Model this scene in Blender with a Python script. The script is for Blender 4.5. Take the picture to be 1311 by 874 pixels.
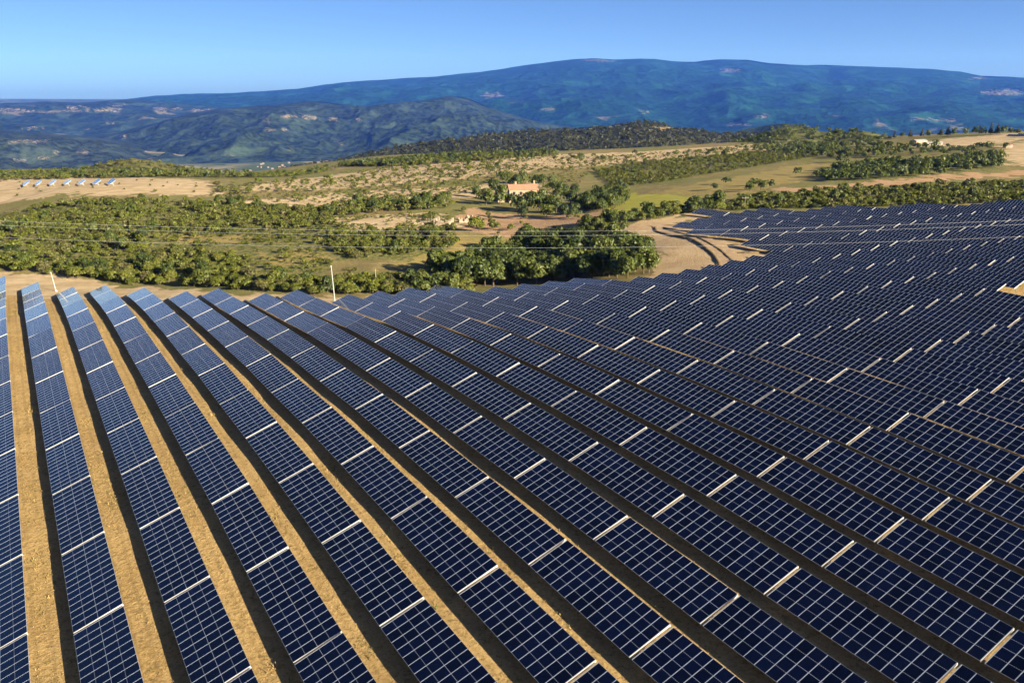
import bpy, bmesh, math, random
import numpy as np
from mathutils import Vector, Matrix
for o in list(bpy.data.objects): bpy.data.objects.remove(o)
SC = bpy.context.scene
COL = SC.collection
R = math.radians

# ---------------------------------------------------------------- camera
CAM_Z = 42.0
PITCH = 16.62            # degrees below the horizontal
FOCAL_PX, IMG_W, IMG_H = 1062.0, 1311.0, 874.0
cam = bpy.data.cameras.new('camera'); cam.sensor_width = 36.0
cam.lens = 36.0 * FOCAL_PX / IMG_W
cam.clip_start = 0.5; cam.clip_end = 120000
camo = bpy.data.objects.new('camera', cam); COL.objects.link(camo)
camo.location = (0, 0, CAM_Z); camo.rotation_euler = (R(90 - PITCH), 0, 0)
SC.camera = camo

# ---------------------------------------------------------------- sky and sun
SUN_AZ, SUN_EL = 128.0, 19.0        # clockwise from +Y
w = bpy.data.worlds.new('World'); SC.world = w; w.use_nodes = True
nt = w.node_tree; nt.nodes.clear()
sky = nt.nodes.new('ShaderNodeTexSky'); sky.sky_type = 'NISHITA'; sky.sun_disc = False
sky.sun_elevation = R(SUN_EL); sky.sun_rotation = R(SUN_AZ)
sky.altitude = 200; sky.air_density = 0.35; sky.dust_density = 1.0; sky.ozone_density = 4.5
bg = nt.nodes.new('ShaderNodeBackground'); bg.inputs['Strength'].default_value = 0.05
wo = nt.nodes.new('ShaderNodeOutputWorld')
nt.links.new(sky.outputs[0], bg.inputs[0]); nt.links.new(bg.outputs[0], wo.inputs[0])
sun = bpy.data.lights.new('sun', 'SUN'); sun.energy = 5.0; sun.angle = R(0.53); sun.color = (1.0, 0.87, 0.68)
suno = bpy.data.objects.new('sun', sun); COL.objects.link(suno)
suno.rotation_euler = (R(90 - SUN_EL), 0, R(180 - SUN_AZ)); suno.location = (100, -60, 120)
SC.view_settings.view_transform = 'Standard'; SC.view_settings.look = 'None'
SC.view_settings.exposure = 1.75; SC.view_settings.gamma = 1.0
SC.view_settings.use_curve_mapping = False
SC.cycles.max_bounces = 6; SC.cycles.diffuse_bounces = 2; SC.cycles.glossy_bounces = 2
SC.cycles.transmission_bounces = 2; SC.cycles.volume_bounces = 1; SC.cycles.transparent_max_bounces = 4
HAZE_DENSITY = 3.3e-5

# ---------------------------------------------------------------- survey of the site (metres, plan x east of the view, y ahead)
TERRAIN_PTS = [(-41.12,66.95,0.74),(-54.99,90.0,0.85),(-68.85,113.05,1.0),(-82.72,136.1,1.17),(-96.58,159.13,0.01),(-110.4,182.1,-2.55),(-28.44,58.89,1.17),(-42.3,81.94,1.59),(-56.17,104.99,1.47),(-70.04,128.03,1.33),(-83.9,151.08,0.76),(-97.74,174.07,-1.54),(-15.76,50.82,1.6),(-29.62,73.87,2.29),(-43.49,96.92,2.21),(-57.35,119.97,1.76),(-71.22,143.01,1.25),(-85.05,166.01,-0.46),(-16.94,65.81,2.64),(-30.8,88.85,2.86),(-44.67,111.9,2.64),(-58.53,134.94,1.71),(-72.38,157.96,0.36),(-4.25,57.74,2.83),(-18.12,80.79,3.32),(-31.99,103.84,3.0),(-45.85,126.88,2.29),(-59.7,149.9,0.95),(-5.44,72.73,3.6),(-19.3,95.77,3.78),(-33.17,118.82,3.07),(-47.01,141.84,1.69),(-60.86,164.84,-0.28),(7.25,64.66,3.66),(-6.62,87.71,4.01),(-20.48,110.76,3.72),(-34.34,133.79,2.68),(-48.18,156.79,0.66),(19.93,56.6,3.49),(6.07,79.65,4.26),(-7.8,102.69,4.25),(-21.66,125.73,3.43),(-35.5,148.73,1.59),(18.75,71.58,4.36),(4.88,94.63,4.62),(-8.98,117.68,4.18),(-22.83,140.69,2.88),(31.43,63.52,4.09),(17.57,86.56,4.81),(3.7,109.61,4.71),(-10.16,132.65,3.72),(-23.99,155.64,1.55),(30.25,78.5,4.96),(16.38,101.55,5.09),(2.52,124.59,4.46),(-11.32,147.6,2.81),(42.93,70.44,4.41),(29.07,93.48,5.29),(15.2,116.53,5.1),(1.35,139.56,4.04),(-12.49,162.56,1.77),(41.75,85.42,5.27),(27.88,108.47,5.53),(14.02,131.51,4.87),(0.18,154.53,3.01),(40.57,100.4,5.64),(26.7,123.45,5.47),(12.85,146.48,4.44),(53.25,92.34,5.66),(39.39,115.39,6.0),(25.52,138.43,5.28),(11.68,161.44,3.27),(52.07,107.32,6.2),(38.2,130.37,5.87),(24.36,153.39,4.62),(50.89,122.31,6.45),(37.03,145.34,5.69),(63.57,114.24,6.65),(49.71,137.29,6.36),(35.85,160.31,4.77),(62.39,129.23,6.83),(48.53,152.26,5.74),(75.07,121.16,6.9),(61.21,144.21,6.59),(47.36,167.23,4.93),(73.89,136.15,7.16),(60.03,159.18,6.28),(72.71,151.13,6.86),(58.86,174.15,5.22),(85.39,143.06,7.29),(71.53,166.1,6.38),(84.21,158.05,7.15),(70.35,181.08,5.63),(-251.18,372.0,-15.19),(-142.17,234.0,-4.73),(-132.93,211.0,-4.05),(-127.78,241.0,-4.73),(-149.81,285.0,-4.51),(-183.43,352.0,-4.83),(-225.16,405.0,-5.1),(-252.09,455.0,-5.46),(-297.99,540.0,-6.91),(-435.86,640.0,-14.22),(-382.33,650.0,-14.21),(-304.08,650.0,-13.91),(-228.63,640.0,-15.97),(-108.59,283.0,-4.19),(-137.49,362.0,-4.13),(-93.91,205.0,-4.56),(-67.35,216.0,-2.61),(-34.53,205.0,-1.74),(-61.28,275.0,-2.88),(-80.51,365.0,-4.52),(-132.69,560.0,-10.25),(-173.33,680.0,-15.87),(-23.56,260.0,-2.91),(-30.93,345.0,-4.54),(-4.39,300.0,-4.12),(-18.97,365.0,-4.52),(9.16,400.0,-5.63),(-26.74,520.0,-5.1),(-32.75,640.0,-4.93),(-9.99,700.0,-5.55),(61.62,640.0,-3.2),(48.46,500.0,-4.66),(26.17,375.0,-5.79),(51.97,318.0,1.47),(90.99,400.0,0.28),(153.03,480.0,0.71),(146.23,650.0,-0.98),(239.95,760.0,1.95),(293.46,720.0,2.78),(172.42,340.0,5.28),(216.68,430.0,5.01),(280.19,560.0,7.48),(369.72,680.0,11.01),(431.36,700.0,12.59),(232.07,370.0,4.09),(296.99,420.0,6.64),(36.09,265.0,2.51),(-10.91,205.0,-4.5),(0.93,215.0,-4.5),(13.49,218.0,-3.0),(23.61,215.0,-1.0),(-18.32,200.0,-3.2),(-3.57,240.0,-4.0),(15.47,250.0,-2.5),(112.72,217.0,8.25),(112.73,260.0,6.55),(86.11,262.0,5.65),(156.33,250.0,8.35),(150.29,265.0,7.55),(125.07,200.0,7.85),(163.36,230.0,9.65),(106.54,150.0,7.65),(70.24,250.0,4.95),(45.21,189.43,3.8),(39.09,211.12,3.1),(48.46,251.1,3.4),(33.47,194.65,1.8),(58.73,226.09,5.1),(-60.0,40.0,1.2),(0.0,20.0,2.5),(60.0,10.0,4.0),(0.0,-100.0,3.0),(-150.0,0.0,0.0),(-200.0,120.0,-3.0),(150.0,0.0,6.0),(150.0,-150.0,6.0),(-150.0,-150.0,0.0),(300.0,100.0,8.0),(250.0,200.0,9.5),(450.0,350.0,8.0),(-350.0,300.0,-6.0),(-350.0,500.0,-9.0),(500.0,700.0,9.0),(-420.0,800.0,-34.0),(-280.0,760.0,-32.0),(-160.0,800.0,-28.0),(-420.0,900.0,-48.0),(-150.0,950.0,-25.0),(150.0,950.0,-20.0),(-600.0,700.0,-35.0),(450.0,1000.0,-5.0),(800.0,900.0,5.0)]
ROW_AZ = -0.54161
ROW_S0 = 65.12
ROW_P0 = -7.433
ROW_PITCH = 6.7111
FIELD_EDGE = [(47.9,176.0),(51.6,179.6),(55.1,182.3),(57.4,184.4),(57.8,190.7),(58.2,197.0),(57.2,203.1),(56.4,207.6),(53.3,219.7),(50.9,236.9),(48.8,248.6),(53.1,253.5),(57.7,258.5),(62.5,263.5),(67.0,263.8),(103.2,259.3),(131.8,258.4),(158.4,258.1),(185.9,260.0)]
CLEARING = [(83.9,142.8),(89.0,145.4),(94.3,150.8),(101.8,157.3),(111.8,156.5),(96.2,133.2),(87.8,138.4)]
ZONES = [('belt',[(-178.4,244.2),(-134.5,236.3),(-112.4,223.1),(-92.5,216.3),(-75.0,213.9),(-61.5,196.4),(-43.8,193.3),(-26.4,202.9),(-10.7,200.5),(-9.1,170.3),(-16.4,177.8),(-40.3,176.9),(-57.8,183.9),(-89.3,203.6),(-109.6,212.9),(-136.4,216.8),(-162.5,221.3)],2.8,2.8,5.4,'bush','belt behind the panel ridge'),('grove',[(-30.1,201.5),(-19.8,215.5),(-7.8,230.1),(-0.1,245.8),(15.2,247.4),(30.9,225.0),(35.3,197.8),(29.9,183.8),(8.6,200.0),(-10.7,200.5)],4.6,6.0,10.0,'tree','dark grove behind the ridge'),('maquis',[(-283.6,383.2),(-223.2,380.4),(-192.2,376.5),(-139.1,366.5),(-120.9,363.0),(-77.1,349.2),(-64.0,300.9),(-86.6,281.3),(-128.4,285.5),(-109.3,252.0),(-84.6,243.0),(-69.7,216.9),(-94.1,220.3),(-113.9,226.3),(-137.1,241.2),(-183.7,245.0)],3.0,2.0,4.8,'bush','left scrub'),('openscrub',[(-129.8,288.8),(-87.2,283.1),(-77.2,257.7),(-106.3,256.7)],5.0,1.5,3.6,'bush','gap in the left scrub'),('leftfield',[(-336.1,505.6),(-226.8,464.7),(-163.9,446.0),(-138.9,396.3),(-198.8,397.8),(-283.3,423.2)],15,0.9,2.4,'bush','dry field by the small array'),('mid',[(-59.2,271.3),(-44.1,281.7),(-19.6,274.3),(-16.1,251.3),(-30.6,237.1),(-47.1,228.8),(-57.5,251.5)],2.7,2.2,4.6,'bush','thicket below the ruined walls'),('openscrub',[(-88.9,280.0),(-65.9,296.4),(-58.6,274.9),(-57.1,244.7),(-47.1,218.3),(-39.1,208.8),(-64.9,207.8),(-80.5,237.4),(-75.2,250.6)],6.5,1.5,3.8,'bush','open ground left of the thicket'),('hedge',[(-81.1,349.2),(-61.7,376.0),(-31.1,389.5),(-24.4,354.4),(-49.6,339.6),(-71.9,324.4)],3.8,3.2,6.0,'bush','hedge left of the farmhouse'),('poplars',[(28.4,349.6),(39.3,402.6),(53.6,412.2),(53.9,391.3),(45.8,338.7),(33.0,306.8),(28.0,325.7)],3.4,4.2,6.5,'tree','copse right of the farmhouse'),('roadside',[(19.5,259.5),(22.3,273.4),(29.9,276.9),(35.9,263.9),(45.5,277.2),(57.7,286.9),(67.1,293.0),(70.9,280.3),(71.7,273.2),(57.4,272.2),(42.1,263.8),(29.0,256.4)],3.6,3.5,6.5,'bush','row beside the dirt track'),('rightscrub',[(69.8,276.0),(84.4,311.8),(104.5,325.0),(133.0,336.1),(174.5,344.3),(233.9,373.1),(283.8,380.1),(224.5,298.8),(174.0,275.7),(139.3,273.0),(109.1,274.2)],2.8,2.2,4.8,'bush','scrub behind the far panel edge'),('lowgreen',[(50.6,523.0),(92.7,575.1),(160.3,612.0),(228.4,630.2),(240.3,588.1),(167.8,527.6),(106.8,470.9),(83.6,439.8),(53.5,427.3)],3.0,1.8,4.0,'bush','green slope beyond the meadow'),('darkwood',[(147.1,407.0),(182.7,470.9),(215.6,481.9),(235.4,468.3),(299.2,516.7),(250.7,430.6),(205.3,406.7),(171.2,388.4),(142.0,377.6)],4.4,3.2,6.0,'tree','dark wood on the right'),('darkwood',[(182.6,652.3),(239.5,678.7),(280.2,581.6),(312.5,536.0),(253.9,506.1),(197.1,528.4)],6.5,3.2,5.8,'tree','dark wood on the right'),('leftrim',[(-332.4,538.7),(-260.9,557.1),(-182.0,522.5),(-144.5,611.0),(-128.5,615.9),(-151.9,502.9),(-227.5,484.8),(-306.8,496.2)],4.2,3.0,5.5,'bush','dark rim of the left field'),('dryscrub',[(-150.3,418.7),(-99.9,524.0),(-8.4,583.9),(52.9,547.0),(34.4,436.9),(-21.3,412.0),(-87.3,364.8),(-135.7,376.3)],7.5,1.6,4.6,'bush','dry slope left of the farmhouse'),('dryscrub',[(-120.4,576.3),(-58.0,658.3),(61.6,640.0),(225.5,713.6),(200.3,614.3),(53.3,552.1),(-44.6,503.0)],10.0,2.4,5.5,'bush','dry slope left of the farmhouse'),('midrim',[(-135.1,647.9),(-108.5,868.2),(-22.2,677.8),(28.1,686.2),(38.7,651.4),(-20.0,612.0),(-75.4,601.5)],4.0,3.5,6.0,'bush','rim below the wooded ridge'),('stones',[(-68.8,324.5),(-51.4,330.1),(-25.4,336.3),(-19.2,287.6),(-41.2,279.9),(-58.6,274.9)],4.0,1.0,3.2,'bush','stony ground by the ruins'),('yard',[(-23.6,356.9),(-5.0,340.9),(13.2,315.8),(24.6,310.2),(21.8,274.0),(8.8,270.6),(-8.7,259.4),(-17.3,278.6)],15,1.8,4.0,'bush','bare yard below the farmhouse')]
SINGLE_TREES = [(-11.4,364.2,8,8.4,'tree','around the farmhouse'),(-5.4,369.3,9,9.450000000000001,'tree','around the farmhouse'),(-8.2,407.1,8,8.4,'tree','around the farmhouse'),(2.7,339.8,8.625,8.75,'tree','around the farmhouse'),(6.5,338.7,9.2,9.375,'tree','around the farmhouse'),(11.1,343.8,8.625,9.375,'tree','around the farmhouse'),(14.0,334.6,8.049999999999999,7.5,'tree','around the farmhouse'),(17.6,331.4,6.8999999999999995,6.25,'tree','around the farmhouse'),(-1.2,370.8,6,6.300000000000001,'tree','around the farmhouse'),(23.1,394.6,9,8.925,'tree','around the farmhouse'),(26.2,374.9,7,7.3500000000000005,'tree','around the farmhouse'),(20.7,423.3,8,8.4,'tree','around the farmhouse'),(1.9,442.0,7.5,7.875,'tree','around the farmhouse'),(-3.2,457.3,7,7.3500000000000005,'tree','around the farmhouse'),(7.0,457.0,7,8.4,'tree','around the farmhouse'),(14.2,441.3,8,7.3500000000000005,'tree','around the farmhouse'),(31.3,406.0,6,6.300000000000001,'tree','around the farmhouse'),(-16.8,395.5,6,6.300000000000001,'tree','around the farmhouse'),(22.7,303.0,5.75,5.625,'tree','around the farmhouse'),(19.5,311.2,5.175,5.0,'tree','around the farmhouse'),(3.4,318.2,5.75,5.625,'tree','around the farmhouse'),(13.3,318.6,6.8999999999999995,5.625,'tree','around the farmhouse'),(-11.8,287.4,7,5.95,'bush','on the bare yard by the farmhouse'),(-6.5,293.4,5,4.25,'bush','on the bare yard by the farmhouse'),(-0.7,285.4,3.2,2.72,'bush','on the bare yard by the farmhouse'),(-7.1,252.4,4.8,4.08,'bush','on the bare yard by the farmhouse'),(-14.4,301.9,3,2.55,'bush','on the bare yard by the farmhouse'),(90.2,373.2,4.5,4.05,'tree','standing alone in the meadow'),(100.8,394.8,4.6,4.14,'tree','standing alone in the meadow'),(108.6,378.2,4.5,4.05,'tree','standing alone in the meadow'),(105.9,356.6,5,4.5,'tree','standing alone in the meadow'),(112.5,365.5,4.5,4.05,'tree','standing alone in the meadow'),(146.4,433.1,5,4.5,'tree','standing alone in the meadow'),(194.7,501.5,6,5.4,'tree','standing alone in the meadow'),(100.0,352.3,5,4.5,'tree','standing alone in the meadow'),(33.5,250.2,3.2,4.800000000000001,'tree','on the dirt by the grove'),(29.2,247.7,3.5,5.25,'tree','on the dirt by the grove'),(328.7,733.1,4.2,7.15,'pine','on the right skyline'),(336.2,735.1,4.2,5.5,'tree','on the right skyline'),(337.3,722.9,4.2,7.7,'pine','on the right skyline'),(344.4,717.3,4.2,7.15,'pine','on the right skyline'),(344.3,706.4,4.75,6.6,'tree','on the right skyline'),(354.5,706.3,5.8500000000000005,5.5,'pine','on the right skyline'),(351.0,687.9,4.75,8.25,'pine','on the right skyline'),(354.5,685.1,5.300000000000001,7.7,'tree','on the right skyline'),(359.0,676.0,5.300000000000001,7.15,'tree','on the right skyline'),(361.4,666.7,4.75,8.25,'tree','on the right skyline'),(366.0,665.2,6.4,7.15,'tree','on the right skyline'),(371.5,663.0,4.75,8.8,'pine','on the right skyline'),(373.9,658.7,5.300000000000001,8.25,'pine','on the right skyline'),(376.4,654.8,5.8500000000000005,7.7,'tree','on the right skyline'),(382.0,655.1,4.75,6.6,'tree','on the right skyline'),(385.3,651.6,6.4,5.5,'tree','on the right skyline')]
PATCHES = [('green',[(-286.9,382.8),(-223.2,380.4),(-192.2,376.5),(-120.9,363.0),(-73.9,349.2),(-58.6,274.9),(-46.5,206.0),(-61.5,196.4),(-90.8,212.1),(-110.5,219.1),(-131.8,231.4),(-177.9,233.8)]),('green',[(-61.3,275.0),(-18.6,278.6),(-15.4,247.0),(-29.8,230.5),(-48.2,223.5)]),('green',[(52.9,547.0),(95.6,593.7),(166.3,635.4),(249.0,687.9),(246.8,604.3),(173.0,544.4),(106.8,470.9),(79.9,420.3),(53.5,427.3)]),('green',[(71.2,271.3),(84.4,311.8),(104.5,325.0),(135.8,343.4),(174.5,344.3),(233.9,373.1),(175.8,278.5),(140.5,275.4),(109.1,274.2)]),('green',[(143.8,397.5),(186.6,481.2),(222.1,497.0),(242.2,482.1),(304.8,526.6),(250.7,430.6),(203.7,403.4),(167.6,380.0),(140.4,373.4)]),('green',[(-392.5,609.7),(-1648.6,3524.9),(-211.8,608.7),(-149.2,631.2),(-128.5,615.9),(-155.9,472.3),(-223.2,475.6),(-324.4,502.0)]),('tan',[(-355.4,535.5),(-238.5,489.1),(-170.9,465.2),(-137.2,391.2),(-196.6,393.3),(-278.4,415.4)]),('tan',[(-86.9,604.3),(-9.5,665.4),(64.0,665.4),(158.1,703.9),(228.8,724.1),(205.6,631.0),(137.6,610.7),(54.3,562.5),(-7.4,518.3),(-42.0,473.6),(-89.5,425.8),(-135.5,408.9),(-116.7,558.1)]),('tan',[(-124.0,372.7),(-88.9,404.8),(-39.1,439.7),(-6.6,461.3),(19.9,481.1),(13.4,414.8),(-31.1,389.5),(-79.4,359.7),(-120.9,363.0)]),('ochre',[(-123.7,283.8),(-88.3,278.2),(-81.2,262.8),(-105.8,261.9)]),('ochre',[(-75.0,241.8),(-54.5,243.1),(-50.0,227.4),(-61.7,214.3)]),('tan',[(-68.8,324.5),(-54.4,329.9),(-25.6,338.5),(-19.8,297.2),(-41.2,279.9),(-58.6,274.9)]),('meadow',[(36.7,348.1),(52.9,392.2),(70.1,386.6),(77.9,334.3),(74.5,295.3),(60.1,285.3),(46.2,282.0),(34.7,274.4)]),('ochre',[(70.7,390.0),(96.5,424.6),(127.3,451.1),(164.8,503.0),(192.4,496.7),(162.6,433.9),(122.6,382.7),(92.0,334.5),(73.3,295.9),(75.3,359.1)]),('ochre',[(-37.2,209.4),(-21.0,230.3),(-3.7,252.4),(20.8,259.6),(25.7,274.4),(-4.0,273.4),(-17.7,285.3),(-19.0,248.6),(-33.4,224.4)]),('dirt',[(-20.4,359.6),(-5.0,340.9),(10.4,321.3),(30.6,311.5),(44.0,325.1),(23.4,277.5),(8.9,272.0),(-4.0,273.4),(-18.4,297.2)]),('pale',[(22.4,250.0),(42.9,260.6),(60.6,275.2),(67.0,274.9),(52.1,257.6),(52.4,247.1),(58.8,214.3),(62.3,198.6),(60.0,187.7),(49.4,181.4),(38.6,179.0),(29.4,175.1),(36.9,198.2),(38.3,218.5),(32.5,236.8)]),('tan',[(-129.1,186.5),(-118.3,186.6),(-103.9,180.2),(-87.5,171.7),(-71.5,165.3),(-56.0,162.0),(-34.5,157.1),(-24.0,159.0),(-26.3,174.7),(-38.3,175.7),(-56.9,181.0),(-85.2,198.2),(-111.5,212.7),(-138.5,220.4),(-153.0,223.1)]),('dirt',[(108.8,354.2),(154.4,373.5),(205.3,406.7),(262.7,420.9),(252.2,403.4),(191.5,378.4),(144.5,349.1),(111.8,338.0)]),('tan',[(321.6,561.0),(362.0,585.6),(270.5,433.7),(256.6,441.1)]),('tan',[(267.3,600.8),(331.8,653.3),(386.2,665.7),(402.1,652.1),(335.8,577.0),(293.6,566.2)])]
TRACK = [(22.7,247.6),(32.2,253.5),(42.5,258.3),(45.7,255.9),(45.3,249.1),(47.0,240.5),(50.1,230.4),(51.2,216.1),(51.4,202.7),(50.6,193.0),(48.4,181.9),(45.5,168.5)]
BANKS = [[(43.9,255.0),(43.0,246.8),(45.7,236.2),(48.9,224.6),(49.0,211.1),(49.1,199.2),(48.3,190.5),(46.0,180.0)],[(46.3,252.4),(45.9,247.3),(48.1,239.4),(50.8,226.0),(51.2,213.4),(51.8,202.5),(51.6,192.6),(50.3,182.0)],[(45.4,254.2),(50.4,251.3),(55.0,248.7)],[(49.1,240.1),(53.7,232.2),(57.1,223.9),(60.3,217.6)],[(53.7,209.7),(57.8,207.9),(61.8,205.4)],[(54.3,200.5),(58.9,197.8),(64.9,197.8)],[(52.4,189.5),(56.1,189.9),(60.1,189.5)]]
SIDE_ARRAY = [(-269.4,453.1),(-260.8,449.9),(-250.6,445.3),(-239.5,439.3),(-227.5,430.7),(-217.2,425.5),(-208.5,423.0),(-202.0,422.6)]
RIGHT_ARRAY = [(362.1,626.3),(370.9,628.8),(380.1,631.8)]
HOUSE = (7.9,373.9)
SHEDS = [(287.0,584.8),(294.9,586.8),(295.9,615.0),(316.3,540.9)]
RUINS = [(-28.4,303.0),(-26.6,312.3),(-19.9,312.7),(-16.9,317.0),(-36.3,306.4)]
POLES = [(-110.3,195.8),(-37.2,169.4),(-31.5,188.4),(-16.1,219.2),(77.6,277.9)]
RIDGE_RADII = {}
HILLS = {'wooded_hill': (1500,[(-18.279,-100.0),(-16.802,-93.3),(-14.293,-79.1),(-11.755,-69.7),(-8.136,-52.2),(-5.006,-40.7),(-2.91,-32.9),(1.283,-22.3),(4.412,-18.2),(6.996,-14.0),(7.761,-9.9),(8.626,-6.6),(9.802,-9.7),(11.079,-15.9),(13.599,-24.4),(16.538,-26.1),(19.402,-30.0),(23.092,-38.1),(26.592,-43.1)]),'wooded_mound': (850,[(14.132,-3.6),(15.577,1.8),(16.981,10.0),(17.915,13.0),(18.861,12.5),(19.82,8.4),(21.202,8.0),(22.321,9.7),(23.232,7.1),(24.369,2.6),(25.697,-1.1)]),'scrub_knoll': (700,[(-31.466,-27.4),(-29.804,-21.9),(-28.508,-16.0),(-27.207,-11.6),(-25.881,-7.0),(-24.99,-4.5),(-24.013,-3.4),(-23.006,-5.2),(-21.904,-8.6),(-20.545,-11.4),(-18.926,-15.0),(-17.279,-19.8),(-15.847,-25.1),(-13.921,-37.0)]),'near_hills': (5000,[(-36.63,-98.2),(-33.878,-121.4),(-30.916,-138.3),(-29.363,-148.8),(-27.771,-167.5),(-26.129,-186.5),(-24.457,-222.2),(-23.191,-266.0),(-21.893,-310.8),(-20.118,-374.7)]),'middle_hills': (6500,[(-36.918,-325.0),(-34.052,-289.9),(-28.687,-309.4),(-26.969,-252.9),(-24.811,-226.9),(-22.541,-157.2),(-20.683,-101.0),(-18.807,-64.9),(-16.912,-49.8),(-14.981,-34.3),(-13.011,-7.4),(-11.042,-35.5),(-9.54,-47.0),(-8.011,-25.0),(-5.96,2.8),(-4.156,30.8),(-2.872,2.6),(-0.806,-88.0),(1.278,-156.4),(3.368,-201.9),(5.981,-264.1),(8.582,-319.6)]),'far_hills': (10000,[(-37.765,-54.0),(-33.638,-30.2),(-30.686,-55.0),(-29.516,-48.6),(-28.311,-34.3),(-26.692,-51.0),(-25.425,-36.3),(-24.133,-21.3),(-22.394,-38.1),(-20.619,-71.7),(-18.798,-106.0),(-16.456,-141.5),(-13.08,-212.6),(-8.069,-304.0),(-2.904,-395.4)]),'far_ridge': (17000,[(-40.81,-24.9),(-30.644,-40.3),(-26.662,-50.1),(-24.127,-52.1),(-21.492,-67.6),(-13.014,-101.6)]),'mountain': (14500,[(-26.728,-160.5),(-25.007,-83.3),(-23.911,-38.4),(-22.355,13.0),(-20.556,30.3),(-17.78,53.9),(-15.874,90.2),(-13.937,121.0),(-10.963,219.8),(-7.948,276.8),(-4.896,327.6),(-2.848,365.4),(-1.821,390.3),(-0.282,439.9),(1.255,489.1),(2.276,531.8),(4.312,579.8),(5.58,584.8),(6.846,559.2),(8.102,563.8),(9.348,574.1),(10.839,553.6),(11.824,545.8),(13.279,566.9),(14.96,568.9),(16.397,518.1),(17.578,485.9),(19.874,479.9),(21.674,451.8),(23.86,428.4),(25.987,383.0),(27.232,351.9),(28.308,294.4),(29.648,285.7),(30.463,273.0),(33.782,208.0),(37.25,121.7)]),'dark_hill': (3200,[(12.636,-128.1),(14.1,-104.9),(15.536,-80.7),(16.96,-65.0),(17.667,-60.5),(18.622,-66.6),(19.82,-84.5),(21.248,-109.8)])}
PALE = [('mountain',14.05,0.02497,0.604,0.00275),('mountain',-1.422,-0.00173,0.733,0.00275),('mountain',2.311,-0.01649,0.517,0.00183),('mountain',8.594,-0.01978,0.431,0.00183),('mountain',16.196,-0.02426,0.69,0.00183),('mountain',14.782,-0.03293,0.604,0.00153),('mountain',26.149,-0.02583,1.294,0.00183),('mountain',5.582,0.03617,1.121,0.00134),('mountain',28.093,0.01442,0.431,0.00122),('mountain',29.583,0.0015,1.207,0.00244),('middle_hills',-24.488,-0.04471,0.151,0.00306),('middle_hills',-14.553,-0.0253,0.431,0.00122),('middle_hills',-13.33,-0.02629,0.431,0.00244),('middle_hills',-11.847,-0.02816,0.345,0.00153),('middle_hills',-10.338,-0.02744,0.216,0.00122),('middle_hills',-16.027,-0.02935,0.172,0.00244),('middle_hills',-15.829,-0.03872,0.259,0.00153),('middle_hills',-14.856,-0.0389,0.172,0.00183),('middle_hills',-11.184,-0.05519,0.345,0.00122),('middle_hills',-18.126,-0.06541,0.302,0.00153),('far_hills',-29.971,-0.01657,1.035,0.00183),('far_hills',-27.785,-0.0177,1.121,0.00153),('far_hills',-26.935,-0.01394,0.431,0.00122),('far_hills',-25.064,-0.01654,0.69,0.00214),('far_hills',-24.393,-0.01265,0.345,0.00092),('far_hills',-22.229,-0.0169,0.388,0.00306),('far_hills',-21.323,-0.01538,0.388,0.00153),('far_hills',-19.743,-0.01801,0.862,0.00153),('far_hills',-25.241,-0.02921,0.172,0.00122),('far_hills',-29.125,-0.03361,0.517,0.00092),('near_hills',-29.632,-0.04658,1.121,0.00153),('near_hills',-28.966,-0.06337,0.345,0.00183),('near_hills',-28.113,-0.05912,0.172,0.00183),('near_hills',-26.785,-0.05983,0.345,0.00183),('near_hills',-29.993,-0.06586,0.431,0.00153),('wooded_hill',10.068,-0.03876,0.949,0.00244),('wooded_hill',8.295,-0.04334,0.431,0.00122)]
def tps_setup(P, smooth=0.0):
    P = np.asarray(P, float); X = P[:, :2] / 100.0; n = len(P)
    d2 = ((X[:, None] - X[None]) ** 2).sum(-1)
    Kx = 0.5 * d2 * np.log(d2 + 1e-12) + smooth * np.eye(n)
    Q = np.c_[np.ones(n), X]
    A = np.block([[Kx, Q], [Q.T, np.zeros((3, 3))]])
    w = np.linalg.solve(A, np.r_[P[:, 2], 0, 0, 0])
    return X, w
TPS_X, TPS_W = tps_setup(TERRAIN_PTS, 0.0006)
def smoothstep(a, b, x):
    t = np.clip((np.asarray(x, float) - a) / (b - a), 0, 1)
    return t * t * (3 - 2 * t)
def ground_z(x, y):
    """height of the ground sheet (no small relief); camera station stands over the origin"""
    x = np.atleast_1d(np.asarray(x, float)); y = np.atleast_1d(np.asarray(y, float))
    out = np.empty(x.shape); xf = x.ravel(); yf = y.ravel(); o = out.ravel()
    n = len(TPS_X)
    for i in range(0, len(xf), 20000):
        xx = xf[i:i + 20000] / 100.0; yy = yf[i:i + 20000] / 100.0
        d2 = (xx[:, None] - TPS_X[None, :, 0]) ** 2 + (yy[:, None] - TPS_X[None, :, 1]) ** 2
        z = 0.5 * (d2 * np.log(d2 + 1e-12)) @ TPS_W[:n] + TPS_W[n] + TPS_W[n + 1] * xx + TPS_W[n + 2] * yy
        o[i:i + 20000] = z
    r = np.hypot(xf, yf)
    k = smoothstep(950, 1900, r)
    z = np.clip(o, -60, 60) * (1 - k) + k * -258.0
    return z.reshape(x.shape)
rng = np.random.default_rng(7)
rnd = random.Random(11)

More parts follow.
